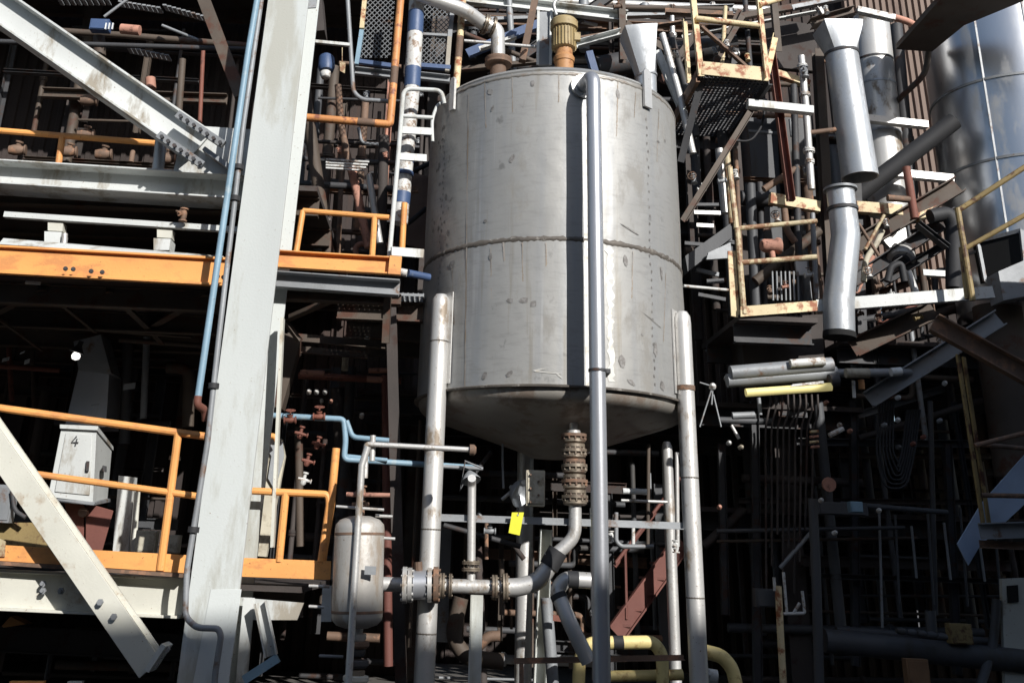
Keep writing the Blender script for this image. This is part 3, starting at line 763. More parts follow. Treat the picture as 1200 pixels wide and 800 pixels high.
valve('small dark valve hanging under the upper I beam', (215, 252, 10.0), V((0, 0, 1)), 8, 'rusty_steel', wheel=False)
# ------------------------------------------------------------------ orange fascia deck
fa = empty('orange_fascia', 'long orange channel beam with four dark holes left of the white column', 'fascia beam', P(120, 330, 9.75))
beam('channel', '', (-60, 301, 9.78), (266, 319, 9.78), 8, 34, 'orange_paint', 'C', parent=fa, bev=.003)
for x, y in ((77, 315), (86, 315.5), (107, 318), (120, 319), (255, 324), (262, 325)):
    q = P(x, y, 9.70); bm = nbm(); lathe(bm, [(-.002, .024), (.012, .024), (.012, .014), (.02, .014)], q, V((0, -1, 0)), 8); link('bolt', bm, 'dark_steel', fa)
panel('cover_strip', 'white strip lying on top of the orange fascia', [(4, 279, 9.95), (262, 300, 9.95), (262, 303, 9.8), (-2, 286, 9.8)], .01, 'white_paint', tv=V((0, 0, -.02)))
panel('cover_strip', 'pale plate tucked under the orange fascia at its left end', [(30, 329, 9.95), (47, 330, 9.95), (46, 333, 9.95), (29, 332, 9.95)], .03, 'white_paint')
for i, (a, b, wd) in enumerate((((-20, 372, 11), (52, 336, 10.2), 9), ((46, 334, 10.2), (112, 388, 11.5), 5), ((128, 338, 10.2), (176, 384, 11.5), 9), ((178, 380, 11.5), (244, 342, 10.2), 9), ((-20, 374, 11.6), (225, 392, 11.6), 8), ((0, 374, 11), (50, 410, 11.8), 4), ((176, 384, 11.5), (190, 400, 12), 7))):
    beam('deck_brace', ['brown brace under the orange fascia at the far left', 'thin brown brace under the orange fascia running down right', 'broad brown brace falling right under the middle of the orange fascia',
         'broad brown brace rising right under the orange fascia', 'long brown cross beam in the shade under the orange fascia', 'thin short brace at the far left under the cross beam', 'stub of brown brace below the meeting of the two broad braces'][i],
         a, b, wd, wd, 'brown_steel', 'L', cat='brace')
# lit bulb and a grey duct below the deck
lb = empty('work_lamp', 'lit round bulb of a lamp hanging in the shade under the left deck', 'lamp', P(89, 405, 11.3))
c = P(89, 417, 11.3); bm = nbm(); s = S(c, 1)
lathe(bm, [(0, 0), (1.5*s, 4*s), (5*s, 5.2*s), (8*s, 4*s), (10*s, 2*s)], c-V((0, 0, 5*s)), Z, 14); link('bulb', bm, 'lamp_bulb', lb)
bm = nbm(); lathe(bm, [(0, 9*s), (4*s, 6*s), (9*s, 3*s), (14*s, 3*s)], c+V((0, 0, 4*s)), V((.25, 0, 1)), 14); link('shade', bm, 'dark_steel', lb)
du = empty('duct', 'grey vertical sheet metal duct behind the lit bulb and above the cream cabinet', 'duct', P(100, 500, 12.2))
panel('duct_body', '', [(92, 432, 12.2), (128, 436, 12.2), (124, 500, 12.2), (76, 500, 12.2)], .5, 'aluminium_pipe', parent=du, tv=V((0, .5, 0))*2)
panel('duct_hood', '', [(86, 400, 12.1), (118, 392, 12.1), (130, 437, 12.1), (92, 433, 12.1)], .4, 'grey_steel', parent=du, tv=V((0, 1, 0)))
# ------------------------------------------------------------------ lower deck: beam, rails, toe board, cabinet
beam('steel_beam', 'long white I beam under the lower orange toe board', (-60, 688, 10.0), (216, 700, 10.0), 20, 44, 'cream_paint', 'I', bev=.004)
for i, (x, y) in enumerate(((51, 684), (51, 692), (72, 692), (116, 707))):
    q = P(x, y, 9.93); bm = nbm(); lathe(bm, [(0, .03), (.025, .03), (.025, .015), (.05, .015)], q, V((0, -1, 0)), 6)
    tag(link('bolt', bm, 'grey_steel'), ['upper hex bolt on the lower white beam left of the brace', 'hex bolt just under the upper one left of the brace', 'hex bolt nearest the brace on the lower white beam', 'hex bolt on the lower beam beside the brace, lowest of all'][i], 'bolt')
beam('angle_bar', 'dark lower edge bar between the orange toe board and the white beam', (-60, 655, 9.86), (216, 674, 9.86), 14, 4, 'rusty_steel', 'box', cat='steel bar')
railing('lower left orange guard rail with a mid rail and a tall toe board', 'orange_paint', [(-60, 471, 9.85), (0, 478, 9.85), (240, 511, 9.85)], mids=[[(40, 555, 9.85), (230, 581, 9.85)], ],
    posts=[((209, 507, 9.85), (188, 668, 9.85)), ((-30, 475, 9.85), (-44, 640, 9.85))], toe=((-20, 637, 9.85), (220, 650, 9.85), (216, 671, 9.85), (-24, 655, 9.85)), rpx=4.4)
LB = empty('brace', 'cream diagonal brace crossing in front of the lower left orange railing', 'brace', P(172, 770, 9.6))
beam('flange', '', (-80, 413, 9.55), (176, 783, 9.55), 4, 27, 'cream_paint', 'box', parent=LB, up=V((.8, 0, .57)), bev=.003)
beam('web', '', (-66, 413, 9.66), (184, 775, 9.66), 18, 4, 'cream_paint', 'box', parent=LB, up=V((.8, 0, .57)))
beam('rear_flange', '', (-62, 413, 9.74), (188, 773, 9.74), 4, 13, 'cream_paint', 'box', parent=LB, up=V((.8, 0, .57)))
beam('end_plate', '', (196, 754, 9.52), (176, 784, 9.52), 6, 34, 'column_paint', 'box', parent=LB, up=V((1, 0, .6)))
for x, y in ((118, 705), (188, 768), (196, 760), (183, 777), (134, 722)):
    bm = nbm(); lathe(bm, [(0, .028), (.03, .028)], P(x, y, 9.5), V((0, -1, 0)), 6); link('bolt', bm, 'grey_steel', LB)
cab = empty('control_cabinet', 'pale cream metal cabinet with a sloping side, standing over a red hopper behind the railing', 'cabinet', P(95, 590, 11.2))
def hexa(name, f, bk, m, par):
    bm = nbm(); a = [bm.verts.new(pt(q)) for q in f]; b = [bm.verts.new(pt(q)) for q in bk]
    bm.faces.new(a); bm.faces.new(list(reversed(b)))
    for i in range(4):
        j = (i+1) % 4; bm.faces.new((a[i], b[i], b[j], a[j]))
    return link(name, bm, m, par, 20, bev=.004)
hexa('case', ((72, 501, 11.1), (113, 503, 11.1), (109, 588, 11.1), (56, 582, 11.1)), ((78, 507, 12), (131, 527, 12), (126, 584, 12), (62, 578, 12)), 'white_paint', cab)
hexa('door', ((77, 507, 11.085), (108, 509, 11.085), (105, 580, 11.085), (64, 576, 11.085)), ((77, 507, 11.095), (108, 509, 11.095), (105, 580, 11.095), (64, 576, 11.095)), 'white_paint', cab)
hexa('latch', ((101, 540, 11.05), (105, 540, 11.05), (104, 552, 11.05), (100, 552, 11.05)), ((101, 540, 11.08), (105, 540, 11.08), (104, 552, 11.08), (100, 552, 11.08)), 'dark_steel', cab)
hexa('cap', ((70, 497, 11.06), (115, 499, 11.06), (114, 504, 11.06), (70, 502, 11.06)), ((78, 503, 12.02), (133, 523, 12.02), (133, 528, 12.02), (78, 508, 12.02)), 'white_paint', cab)
hexa('hinge', ((120, 545, 11.3), (124, 546, 11.3), (124, 553, 11.3), (120, 552, 11.3)), ((121, 545, 11.6), (125, 546, 11.6), (125, 553, 11.6), (121, 552, 11.6)), 'dark_steel', cab)
hexa('lower_edge', ((54, 583, 11.08), (111, 588, 11.08), (110, 592, 11.08), (54, 587, 11.08)), ((60, 578, 12), (130, 584, 12), (130, 588, 12), (60, 583, 12)), 'grey_steel', cab)
t4 = P(88, 522, 11.07)
for nm, q in (('numeral', ((0, .10), (-.045, .035), (.03, .035))), ('numeral', ((.008, .075), (.002, 0)))):
    bm = nbm(); sweep(bm, prof_box(.012, .006), [t4 + V((x, 0, z_)) for x, z_ in q], V((0, -1, 0))); link(nm, bm, 'dark_steel', cab)
hp = empty('hopper', 'dark red sheet hopper under the cream cabinet behind the brace', 'hopper', P(100, 645, 11.3))
hexa('left_face', ((74, 584, 11.3), (99, 589, 11.3), (98, 648, 11.3), (88, 640, 11.3)), ((76, 584, 12), (100, 589, 12), (99, 648, 12), (89, 640, 12)), 'hopper_red', hp)
hexa('right_face', ((101, 589, 11.25), (133, 598, 11.25), (120, 645, 11.25), (100, 648, 11.25)), ((101, 589, 12), (132, 598, 12), (119, 645, 12), (100, 648, 12)), 'hopper_red', hp)
bm = nbm(); lathe(bm, [(-.03, .05), (.03, .05)], P(98, 600, 11.2), V((0, 1, 0)), 12); link('nozzle', bm, 'rusty_steel', hp)
panel('cabinet_panel', 'white upright panel right of the red hopper', [(139, 557, 11.8), (158, 559, 11.8), (150, 648, 11.8), (132, 646, 11.8)], .1, 'white_paint', 'panel')
pipe('pipe', 'thin cream upright pipe right of the white panel', [(161, 576, 11.6), (156, 648, 11.6)], 3.5, 'cream_paint')
jbox('cream low box with rusty corners behind the toe board', (172, 634, 11.4), 24, 24, 'insulation_board')
jbox('small white box behind the railing post', (202, 637, 11.5), 18, 20, 'insulation_board')
jbox('grey valve box at the left edge above the toe board', (4, 590, 10.8), 26, 42, 'grey_steel')
pipe('pipe', 'dark curved pipe beside the grey valve box at the left edge', [(14, 575, 10.7), (17, 598, 10.7), (30, 606, 10.7)], 2.5, 'dark_steel')
panel('skid_cover', 'olive shaded machine cover at the left edge behind the toe board', [(-10, 612, 10.9), (58, 612, 10.9), (66, 645, 10.9), (-10, 645, 10.9)], .5, 'olive_yellow', 'cover', tv=V((0, 1, 0)))
panel('safety_sign', 'small bright yellow plate at the left edge above the toe board', [(-6, 628, 9.83), (6, 634, 9.83), (5, 652, 9.83), (-6, 652, 9.83)], .02, 'yellow_paint', 'sign')
# ------------------------------------------------------------------ under the lower deck
panel('floor_plate', 'white pile of lagging sheet under the lower beam at the left edge', [(2, 733, 11), (12, 722, 11), (30, 731, 11), (4, 735, 11)], .2, 'orange_paint', 'sheet', tv=V((0, 1, 0)))
beam('steel_beam', 'dark beam in shade under the lower deck', (-40, 746, 11.2), (216, 758, 11.2), 14, 28, 'shade_dark_steel', 'I')
beam('steel_beam', 'short orange beam at the bottom left corner of the view', (12, 803, 9.9), (52, 803, 9.9), 8, 10, 'orange_paint', 'box')
beam('steel_beam', 'little cream beam end at the bottom edge left of the brace', (80, 802, 9.9), (97, 802, 9.9), 8, 8, 'cream_paint', 'box')
# ------------------------------------------------------------------ shaded machinery on the upper left deck
for i, (x, y, l) in enumerate(((20, 176, 'rusty pump head at the far left behind the upper orange rail'), (80, 178, 'rusty pump head right of the rail post on the upper deck'), (121, 181, 'rusty pump head in the middle of the upper deck'), (100, 158, 'rusty fitting high above the two pump heads'), (196, 186, 'rusty fitting just right of the white pipe stub'), (104, 118, 'rusty round fitting high on the dark rear wall'), (155, 182, 'narrow pale fitting right of the pump heads'))):
    c = P(x, y, 12.4); t = empty('rusty_pump', l, 'pump', c, 'rusty machinery on the upper left deck'); s = S(c, 1)
    if i == 6:
        bm = nbm(); lathe(bm, [(-.1, 3*s), (.05, 3*s), (.07, 2*s)], c, Z, 10); link('body', bm, 'rusty_steel', t); continue
    bm = nbm(); lathe(bm, [(-9*s, 5*s), (-3*s, 6.5*s), (3*s, 6*s), (8*s, 4*s)], c, V((1, .2, .1)), 12); link('body', bm, 'rusty_steel', t)
    bm = nbm(); lathe(bm, [(0, 4*s), (9*s, 3*s), (9*s, 4.5*s), (11*s, 4.5*s)], c, V((.2, -.2, 1)), 10); link('bonnet', bm, 'rusty_steel', t)
    bm = nbm(); lathe(bm, [(8*s, 6.5*s), (10*s, 6.5*s)], c, V((1, .2, .1)), 12); link('flange', bm, 'rusty_steel', t)
pipe('pipe', 'dark horizontal pipe crossing the upper left bay behind the brace', [(-30, 30, 11.5), (150, 42, 11.5), (290, 54, 11.5)], 4, 'brown_steel', br=0)
pipe('pipe', 'second dark horizontal pipe crossing the upper left bay, under the first', [(-30, 48, 11.2), (290, 58, 11.2)], 3, 'dark_steel', br=0)
beam('brace', 'dark diagonal beam in the roof space left of the white column', (236, -8, 11), (283, 115, 11), 14, 15, 'brown_steel', 'C', cat='brace')
pipe('conduit', 'slim pale conduit rising right in the roof space of the upper left bay', [(122, 20, 11.3), (154, -4, 11.3)], 1.8, 'grey_steel')
pipe('conduit', 'slim pale conduit falling right in the roof space of the upper left bay', [(190, 30, 11.3), (232, 47, 11.3)], 1.8, 'grey_steel')
for i, (x0, y0, x1, y1) in enumerate(((68, 2, 130, 2), (140, 4, 190, 12), (192, 8, 242, 22), (150, 58, 200, 68))):
    t = empty('louvre', ['pale louvred light fitting at the very top left', 'pale louvred strip left of the roof beam', 'pale louvred strip above the dark pipes', 'dim louvred box under the dark pipes'][i], 'light fitting', P(x0, y0, 11.8), 'louvred fittings in the roof space')
    for k in range(9):
        f = (k+.5)/9; x, y = x0+(x1-x0)*f, y0+(y1-y0)*f
        bm = nbm(); sweep(bm, prof_box(.05, .02), [P(x-2, y-3, 11.7), P(x+2, y+4, 11.9)], V((0, 0, 1))); link('slat', bm, 'grey_steel', t)
jb = jbox('blue motor box hanging from the dark pipes above the brace', (118, 31, 11.2), 22, 14, 'navy_paint')
for k in range(3):
    bm = nbm(); boxm(bm, P(124+k*4, 31, 11.1), .015, .02, .09, 0); link('fin', bm, 'white_gasket', jb)
pipe('pipe_stub', 'rusty round pipe stub beside the blue motor box', [(142, 34, 11.2), (164, 36, 11.2)], 6, 'pink_rust', br=0)
pipe('pipe_stub', 'dull flask shaped fitting hanging under the blue motor box', [(116, 44, 11.4), (117, 66, 11.4)], 7, 'brown_steel')
pipe('pipe_stub', 'pale lit pipe end on the dark rear wall under the pipes', [(176, 92, 11.8), (177, 104, 11.8)], 6, 'pink_rust')
pipe('pipe', 'slim dark red riser on the rear wall left of the light blue pipe', [(238, 60, 13), (232, 190, 13)], 2.5, 'red_rust')
pipe('pipe', 'dark brown riser on the rear wall near the gusset', [(214, 70, 13), (206, 180, 13)], 4, 'brown_steel')
# shaded pipework under the orange fascia
rnd = random.Random(5)
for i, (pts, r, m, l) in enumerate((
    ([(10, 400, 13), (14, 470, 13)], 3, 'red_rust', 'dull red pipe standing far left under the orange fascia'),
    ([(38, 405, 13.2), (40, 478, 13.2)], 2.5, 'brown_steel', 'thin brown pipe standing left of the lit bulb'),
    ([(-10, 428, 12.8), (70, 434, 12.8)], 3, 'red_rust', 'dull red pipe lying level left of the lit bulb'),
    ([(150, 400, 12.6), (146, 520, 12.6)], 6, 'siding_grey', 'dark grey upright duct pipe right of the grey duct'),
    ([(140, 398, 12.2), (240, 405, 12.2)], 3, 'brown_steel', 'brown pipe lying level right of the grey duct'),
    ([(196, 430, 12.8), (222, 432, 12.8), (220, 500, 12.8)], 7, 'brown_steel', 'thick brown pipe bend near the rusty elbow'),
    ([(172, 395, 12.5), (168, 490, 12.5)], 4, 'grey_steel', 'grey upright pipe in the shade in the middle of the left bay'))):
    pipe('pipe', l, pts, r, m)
for i, (x, y, w_, h_) in enumerate(((3, 420, 8, 4), (29, 422, 6, 5), (24, 413, 5, 2), (145, 450, 14, 7), (107, 474, 10, 2))):
    panel('reflector_plate', ['small bright plate at the left edge under the fascia', 'small bright plate left of the bulb', 'thin bright sliver above the small bright plate', 'dull pale plate right of the grey duct', 'thin pale mark plate on the grey duct'][i], [(x, y, 11.9), (x+w_, y-2, 11.9), (x+w_-1, y+h_-2, 11.9), (x-1, y+h_, 11.9)], .01, 'white_gasket' if i < 3 else 'grey_steel', 'plate', 'small bright plates in the shade of the left bay')
# ------------------------------------------------------------------ platform between the white column and the tank
railing('orange guard rail just right of the white column, above the grey channel', 'orange_paint', [(355, 247, 10.3), (456, 255, 10.3)], posts=[((355, 247, 10.3), (347, 296, 10.3)), ((439, 254, 10.3), (436, 302, 10.3))], rpx=3.3)
fb = empty('orange_fascia', 'short orange channel beam between the white column and the tank', 'fascia beam', P(400, 315, 9.9))
beam('channel', '', (316, 303, 9.9), (467, 312, 9.9), 8, 21, 'orange_paint', 'C', parent=fb, bev=.003)
beam('end_piece', '', (456, 311, 9.88), (470, 312, 9.88), 8, 22, 'orange_paint', 'box', parent=fb)
beam('steel_beam', 'grey channel beam right under the short orange fascia', (312, 327, 9.95), (468, 338, 9.95), 14, 19, 'grey_steel', 'C', bev=.003)
beam('steel_beam', 'dark underside beam behind the grey channel', (318, 345, 10.3), (470, 352, 10.3), 14, 12, 'brown_steel', 'I')
pipe('pipe_end', 'white capped pipe end right of the short orange fascia', [(466, 318, 10.0), (477, 320, 10.0)], 4.6, 'fitting_white')
pipe('pipe', 'dark blue pipe end running into the tank shadow beside the white cap', [(478, 320, 10.05), (503, 325, 10.2)], 4.5, 'navy_paint')
panel('support_plate', 'white flat bar reaching from the ladder to the tank at mid height', [(459, 289, 10.2), (497, 292, 10.35), (496, 302, 10.35), (459, 299, 10.2)], .03, 'white_paint', 'bar')
deck('open grating deck seen from below between the white column and the tank', -1.28, -.32, 10.6, 13.2, P(400, 345, 10.6).z + .03, m='grey_steel', joists=3, grate=True, gp=.055, jm='brown_steel')
for a, b, w_, l in (((336, 372, 10.8), (402, 344, 10.3), 9, 'broad dark brace crossing under the open grating'), ((336, 376, 10.4), (352, 398, 10.5), 8, 'short dark brace at the left below the open grating'), ((336, 394, 11.2), (452, 404, 11.2), 10, 'brown cross beam below the open grating'), ((338, 408, 11.8), (432, 416, 11.8), 9, 'second brown cross beam deeper below the open grating'), ((455, 338, 10.2), (452, 402, 10.3), 22, 'brown upright plate carrying the right end of the grating')):
    beam('steel_beam', l, a, b, 8, w_, 'brown_steel', 'box' if w_ > 20 else 'L', group='brown framing under the open grating')
beam('steel_beam', 'grey brown inclined post under the open grating beside the white column', (345, 395, 11.2), (322, 478, 11.2), 20, 24, 'brown_steel', 'box')
beam('steel_column', 'thin dark column behind the left edge of the tank', (458, 345, 10.8), (470, 800, 10.8), 12, 10, 'shade_dark_steel', 'I', cat='steel column')
# siding in the sun behind the tank's left edge
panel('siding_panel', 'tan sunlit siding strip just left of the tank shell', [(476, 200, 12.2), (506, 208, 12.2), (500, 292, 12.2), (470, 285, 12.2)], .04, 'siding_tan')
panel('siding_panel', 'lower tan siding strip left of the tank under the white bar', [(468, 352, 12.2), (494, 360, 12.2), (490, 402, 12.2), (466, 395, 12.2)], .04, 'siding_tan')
for (x0, y0, x1, y1, l) in ((478, 262, 500, 244, 'dark pipe crossing the tan siding strip'), (474, 206, 506, 190, 'upper dark pipe over the tan siding strip')):
    pipe('pipe', l, [(x0, y0, 12), (x1, y1, 12)], 3, 'black_rubber')
# ladder and stand pipe left of the tank
ld = empty('ladder', 'white tube ladder frame standing left of the tank beside the striped pipe', 'ladder', P(457, 300, 10.3))
for nm, pts, r in (('stringer', [(456, 302, 10.3), (466, 190, 10.3), (473, 104, 10.3), (517, 106, 10.4), (521, 122, 10.4)], 2.8), ('rung', [(471, 136, 10.3), (507, 138, 10.4)], 2.4), ('hook', [(507, 166, 10.5), (506, 140, 10.5), (513, 122, 10.5), (522, 120, 10.6)], 2)):
    bm = nbm(); p = [pt(c) for c in pts]; sweep(bm, circ(S(p[0], r), 10), bend(p, .1)); link(nm, bm, 'white_paint', ld)
for y, x1, x0 in ((153, 506, 471), (184, 500, 468)):
    bm = nbm(); plate(bm, [P(x0, y-5, 10.35), P(x1, y-3, 10.4), P(x1, y+5, 10.4), P(x0, y+3, 10.35)], V((0, .03, 0))); link('step_plate', bm, 'white_paint', ld)
pipe('stand_pipe', 'thick white upright pipe with shadow stripes painted dark blue left of the tank', [(489, -8, 10.7), (483, 100, 10.7), (474, 200, 10.7), (468, 262, 10.7)], 9, 'fitting_white', br=0,
     bands=((.14, 1.02, .30), (.39, 1.02, .26), (.74, 1.02, .08), (.80, 1.12, .05), (.90, 1.03, .14)), bm_mat='navy_paint')  # navy bands stand for shadows falling across the white pipe
pipe('pipe', 'orange pipe end below the striped stand pipe', [(474, 238, 10.5), (471, 294, 10.5)], 3.6, 'orange_paint')
pipe('pipe', 'long orange brown pipe coming down and turning left to the white column', [(470, -8, 10.4), (460, 110, 10.4), (457, 146, 10.4), (350, 137, 10.4)], 4.4, 'orange_pipe_paint', br=.04, bands=((.40, 1.02, .22), (.72, 1.04, .2)), bm_mat='rusty_steel')
pipe('pipe', 'rust spotted orange post rising left above the tank rim', [(543, -8, 10.9), (534, 110, 10.9)], 4, 'rusty_cream', bands=((.55, 1.05, .3),), bm_mat='rusty_steel')
# mesh guard panels
def mesh_guard(label, x0, x1, y0, y1, Y, slant=-6):
    t = empty('mesh_guard', label, 'fence panel', P(x0, y1, Y), 'wire mesh guards above the orange pipe')
    Q = lambda u, v: P(x0+(x1-x0)*u + slant*v, y0+(y1-y0)*v, Y)
    bm = nbm(); w_, h = abs(x1-x0), abs(y1-y0); st = 6.0
    k = -h
    while k < w_:
        a0, b0 = max(0, k), max(0, -k); L = min(w_-a0, h-b0)
        if L > 1:
            for fl in (0, 1):
                u0, u1 = a0/w_, (a0+L)/w_; v0, v1 = b0/h, (b0+L)/h
                if fl: u0, u1 = 1-u0, 1-u1
                sweep(bm, circ(.006, 4), [Q(u0, v0), Q(u1, v1)])
        k += st
    link('wire_mesh', bm, 'grey_steel', t)
    return t
g1 = mesh_guard('wire mesh guard panel left of the orange brown pipe', 424, 463, -6, 68, 10.9)
beam('frame', '', (424, 36, 10.88), (418, 76, 10.88), 5, 5, 'blue_pipe', parent=g1); beam('frame', '', (428, -6, 10.88), (424, 34, 10.88), 5, 5, 'rusty_cream', parent=g1); beam('frame', '', (418, 72, 10.88), (462, 78, 10.88), 5, 5, 'navy_paint', parent=g1)
g2 = mesh_guard('wire mesh guard panel between the striped pipe and the spotted post', 496, 531, -6, 78, 10.9)
beam('frame', '', (532, -6, 10.88), (527, 44, 10.88), 5, 5, 'grey_steel', parent=g2); beam('frame', '', (527, 44, 10.88), (524, 84, 10.88), 5, 5, 'white_paint', parent=g2); beam('frame', '', (492, 40, 10.88), (528, 42, 10.88), 3, 3, 'grey_steel', parent=g2); beam('frame', '', (490, 77, 10.88), (528, 80, 10.88), 6, 5, 'navy_paint', parent=g2)
beam('toe_board', 'ribbed grey toe board under the left mesh guard', (416, 83, 10.86), (461, 88, 10.86), 6, 9, 'grey_steel', 'C', cat='toe board')
beam('toe_board', 'ribbed grey toe board under the right mesh guard', (490, 89, 10.86), (527, 93, 10.86), 6, 9, 'grey_steel', 'C', cat='toe board')
pipe('conduit', 'grey conduit dropping and bending right under the mesh guard', [(407, -6, 10.6), (414, 108, 10.6), (424, 117, 10.6), (456, 119, 10.6)], 2.6, 'grey_steel', br=.08)
beam('steel_bar', 'thin white bar from the white column to the grey conduit', (358, 48, 10.5), (410, 53, 10.5), 4, 3.6, 'white_paint', cat='steel bar')
beam('steel_beam', 'broad dark overhead beam between the column and the mesh guard', (368, -2, 12), (372, 45, 12), 20, 34, 'shade_dark_steel')
fl = empty('flood_lamp', 'round white lamp under a blue housing right of the white column', 'lamp', P(383, 88, 11))
c = P(382, 88, 11); s = S(c, 1); bm = nbm(); lathe(bm, [(0, 0), (3*s, 5*s), (8*s, 7*s), (13*s, 6*s)], c+V((0, 0, -6*s)), V((-.1, .2, 1)), 16); link('globe', bm, 'fitting_white', fl)
bm = nbm(); lathe(bm, [(0, 8*s), (6*s, 10*s), (20*s, 9*s), (24*s, 5*s)], c+V((0, 0, 5*s)), V((-.1, .2, 1)), 14); link('housing', bm, 'navy_paint', fl)
t = empty('tag', 'small yellow tag on a wire beside the flood lamp', 'tag', P(403, 78, 10.9)); panel('card', '', [(399, 72, 10.9), (405, 74, 10.9), (404, 86, 10.9), (396, 82, 10.9)], .005, 'yellow_paint', parent=t); bm = nbm(); sweep(bm, circ(.005, 5), [P(401, 56, 10.9), P(401, 73, 10.9)]); link('wire', bm, 'yellow_paint', t)
# pale slatted tray
tr = empty('cable_tray', 'three pale parallel bars of a cable tray beside the striped pipe', 'tray', P(405, 193, 11.4))
for k in range(4): beam('bar', '', (382, 187+k*3.3, 11.4), (433-k*2, 190+k*3.3, 11.4), 3, 1.8, 'fitting_white', parent=tr)
for i, (pts, r, m, l) in enumerate((
    ([(350, 186, 12), (480, 192, 12)], 3, 'dark_steel', 'dark level pipe behind the pale cable tray'),
    ([(352, 60, 11.5), (360, 130, 11.6), (385, 300, 11.8)], 7, 'brown_steel', 'brown sloping pipe running down behind the white lamp'),
    ([(396, 100, 12), (400, 150, 12), (418, 230, 12)], 4, 'rusty_steel', 'rust flecked pipe winding down behind the tray'),
    ([(412, 196, 11.6), (432, 290, 11.6)], 5, 'pink_rust', 'pinkish pipe slanting down left of the striped pipe'),
    ([(420, 150, 12.2), (424, 168, 12.2), (450, 170, 12.2)], 2, 'grey_steel', 'slim grey tube hooked under the orange pipe'),
    ([(432, 205, 11.5), (445, 285, 11.5)], 4, 'weathered_pipe', 'pale worn pipe slanting down beside the pinkish one'),
    ([(350, 165, 12.4), (470, 170, 12.4)], 2.5, 'shade_dark_steel', 'thin shade-dark pipe under the orange pipe'),
    ([(350, 215, 12), (470, 222, 12)], 4, 'dark_steel', 'dark level pipe above the orange rail'),
    ([(376, 240, 12.2), (372, 300, 12.2)], 5, 'grey_steel', 'grey upright pipe behind the orange rail'),
    ([(396, 300, 12.5), (402, 160, 12.5)], 3, 'rusty_steel', 'narrow rusty riser behind the orange rail'),
    ([(450, 160, 12), (446, 300, 12)], 6, 'shade_dark_steel', 'shade-dark thick riser behind the tube ladder'),
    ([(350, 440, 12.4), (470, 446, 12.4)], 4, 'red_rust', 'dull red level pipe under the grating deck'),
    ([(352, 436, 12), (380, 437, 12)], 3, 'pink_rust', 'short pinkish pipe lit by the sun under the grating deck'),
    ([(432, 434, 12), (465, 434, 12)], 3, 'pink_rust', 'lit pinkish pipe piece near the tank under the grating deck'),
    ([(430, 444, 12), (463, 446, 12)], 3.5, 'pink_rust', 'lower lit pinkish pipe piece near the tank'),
    ([(405, 418, 12), (404, 434, 12)], 4, 'insulation_board', 'small cream bottle shaped fitting under the grating deck'),
    ([(395, 455, 12.6), (410, 640, 12.6)], 8, 'shade_dark_steel', 'thick shade-dark upright pipe behind the filter vessel'),
    ([(350, 500, 12.6), (352, 640, 12.6)], 5, 'brown_steel', 'brown upright pipe behind the lower orange rail'),
    ([(452, 440, 12), (455, 780, 12)], 5, 'hopper_red', 'dark red upright pipe between the filter vessel and the tank leg'))):
    pipe('pipe', l, pts, r, m)
pipe('sight_tube', 'narrow bright red tube low behind the left tank leg', [(467, 722, 10.8), (466, 780, 10.8)], 2.4, 'red_rust')
for i, (x, y, w_, h_, l) in enumerate(((362, 459, 4, 4, 'left one of three small bright caps under the grating'), (371, 459, 4, 4, 'middle one of three small bright caps under the grating'), (381, 459, 4, 4, 'right one of three small bright caps under the grating'), (377, 470, 6, 3, 'small bright cap below the row of three'), (388, 470, 5, 3, 'small pinkish cap right of the lone lower cap'), (424, 487, 5, 4, 'small pale cap between the blue pipe and the tank'), (430, 398, 7, 4, 'small white cap under the right end of the grating'))):
    c = P(x, y, 11.9); s = S(c, 1); bm = nbm(); lathe(bm, [(-4*s, h_*.5*s), (-3*s, h_*.75*s), (3*s, h_*.75*s), (5*s, h_*.4*s)], c, V((.1, -1, .2)), 10)
    tag(link('blanking_plug', bm, 'fitting_white' if i not in (4,) else 'pink_rust'), l, 'pipe cap', 'small bright caps in the shade')

# ------------------------------------------------------------------ lower middle: rails, filter vessel, blue pipes
railing('lower orange guard rail right of the white column with a toe board', 'orange_paint', [(296, 575, 9.9), (384, 579, 9.9), (386, 590, 9.9), (376, 658, 9.9)], posts=[((335, 576, 9.9), (327, 658, 9.9)),], toe=((280, 653, 9.88), (388, 657, 9.88), (387, 679, 9.88), (279, 675, 9.88)), rpx=4.2)
pipe('rail_post', 'tall slanted orange post beside the filter vessel', [(394, 525, 9.9), (388, 590, 9.9), (378, 656, 9.95)], 4.6, 'orange_paint', br=0)
bd = panel('insulation_panel', 'weathered cream and silver board behind the lower orange rail by the column', [(300, 508, 10.6), (330, 514, 10.6), (334, 534, 10.6), (312, 652, 10.6), (288, 650, 10.6)], .08, 'insulation_board')
panel('foil_sheet', 'crumpled silver foil edge on the cream board', [(306, 514, 10.56), (331, 517, 10.56), (333, 534, 10.56), (322, 574, 10.56), (314, 560, 10.56), (318, 534, 10.56)], .02, 'galvanised', 'sheet')
pipe('pipe', 'short orange pipe on top of the cream board', [(300, 509, 10.4), (322, 511, 10.4), (325, 517, 10.4)], 3.4, 'orange_paint')
for y in (594, 637):
    panel('clip', 'upper dark clip across the cream board' if y < 600 else 'lower dark clip across the cream board', [(294, y, 10.55), (303, y, 10.55), (302, y+4, 10.55), (293, y+4, 10.55)], .02, 'dark_steel', 'clip')
fv = empty('filter_vessel', 'small upright pale grey pressure vessel with domed ends left of the tank', 'vessel', P(418, 735, 9.6))
a, b = P(418, 732, 9.6), P(422, 606, 9.6); ax = (b-a).normalized(); L = (b-a).length; r = S(a, 30)
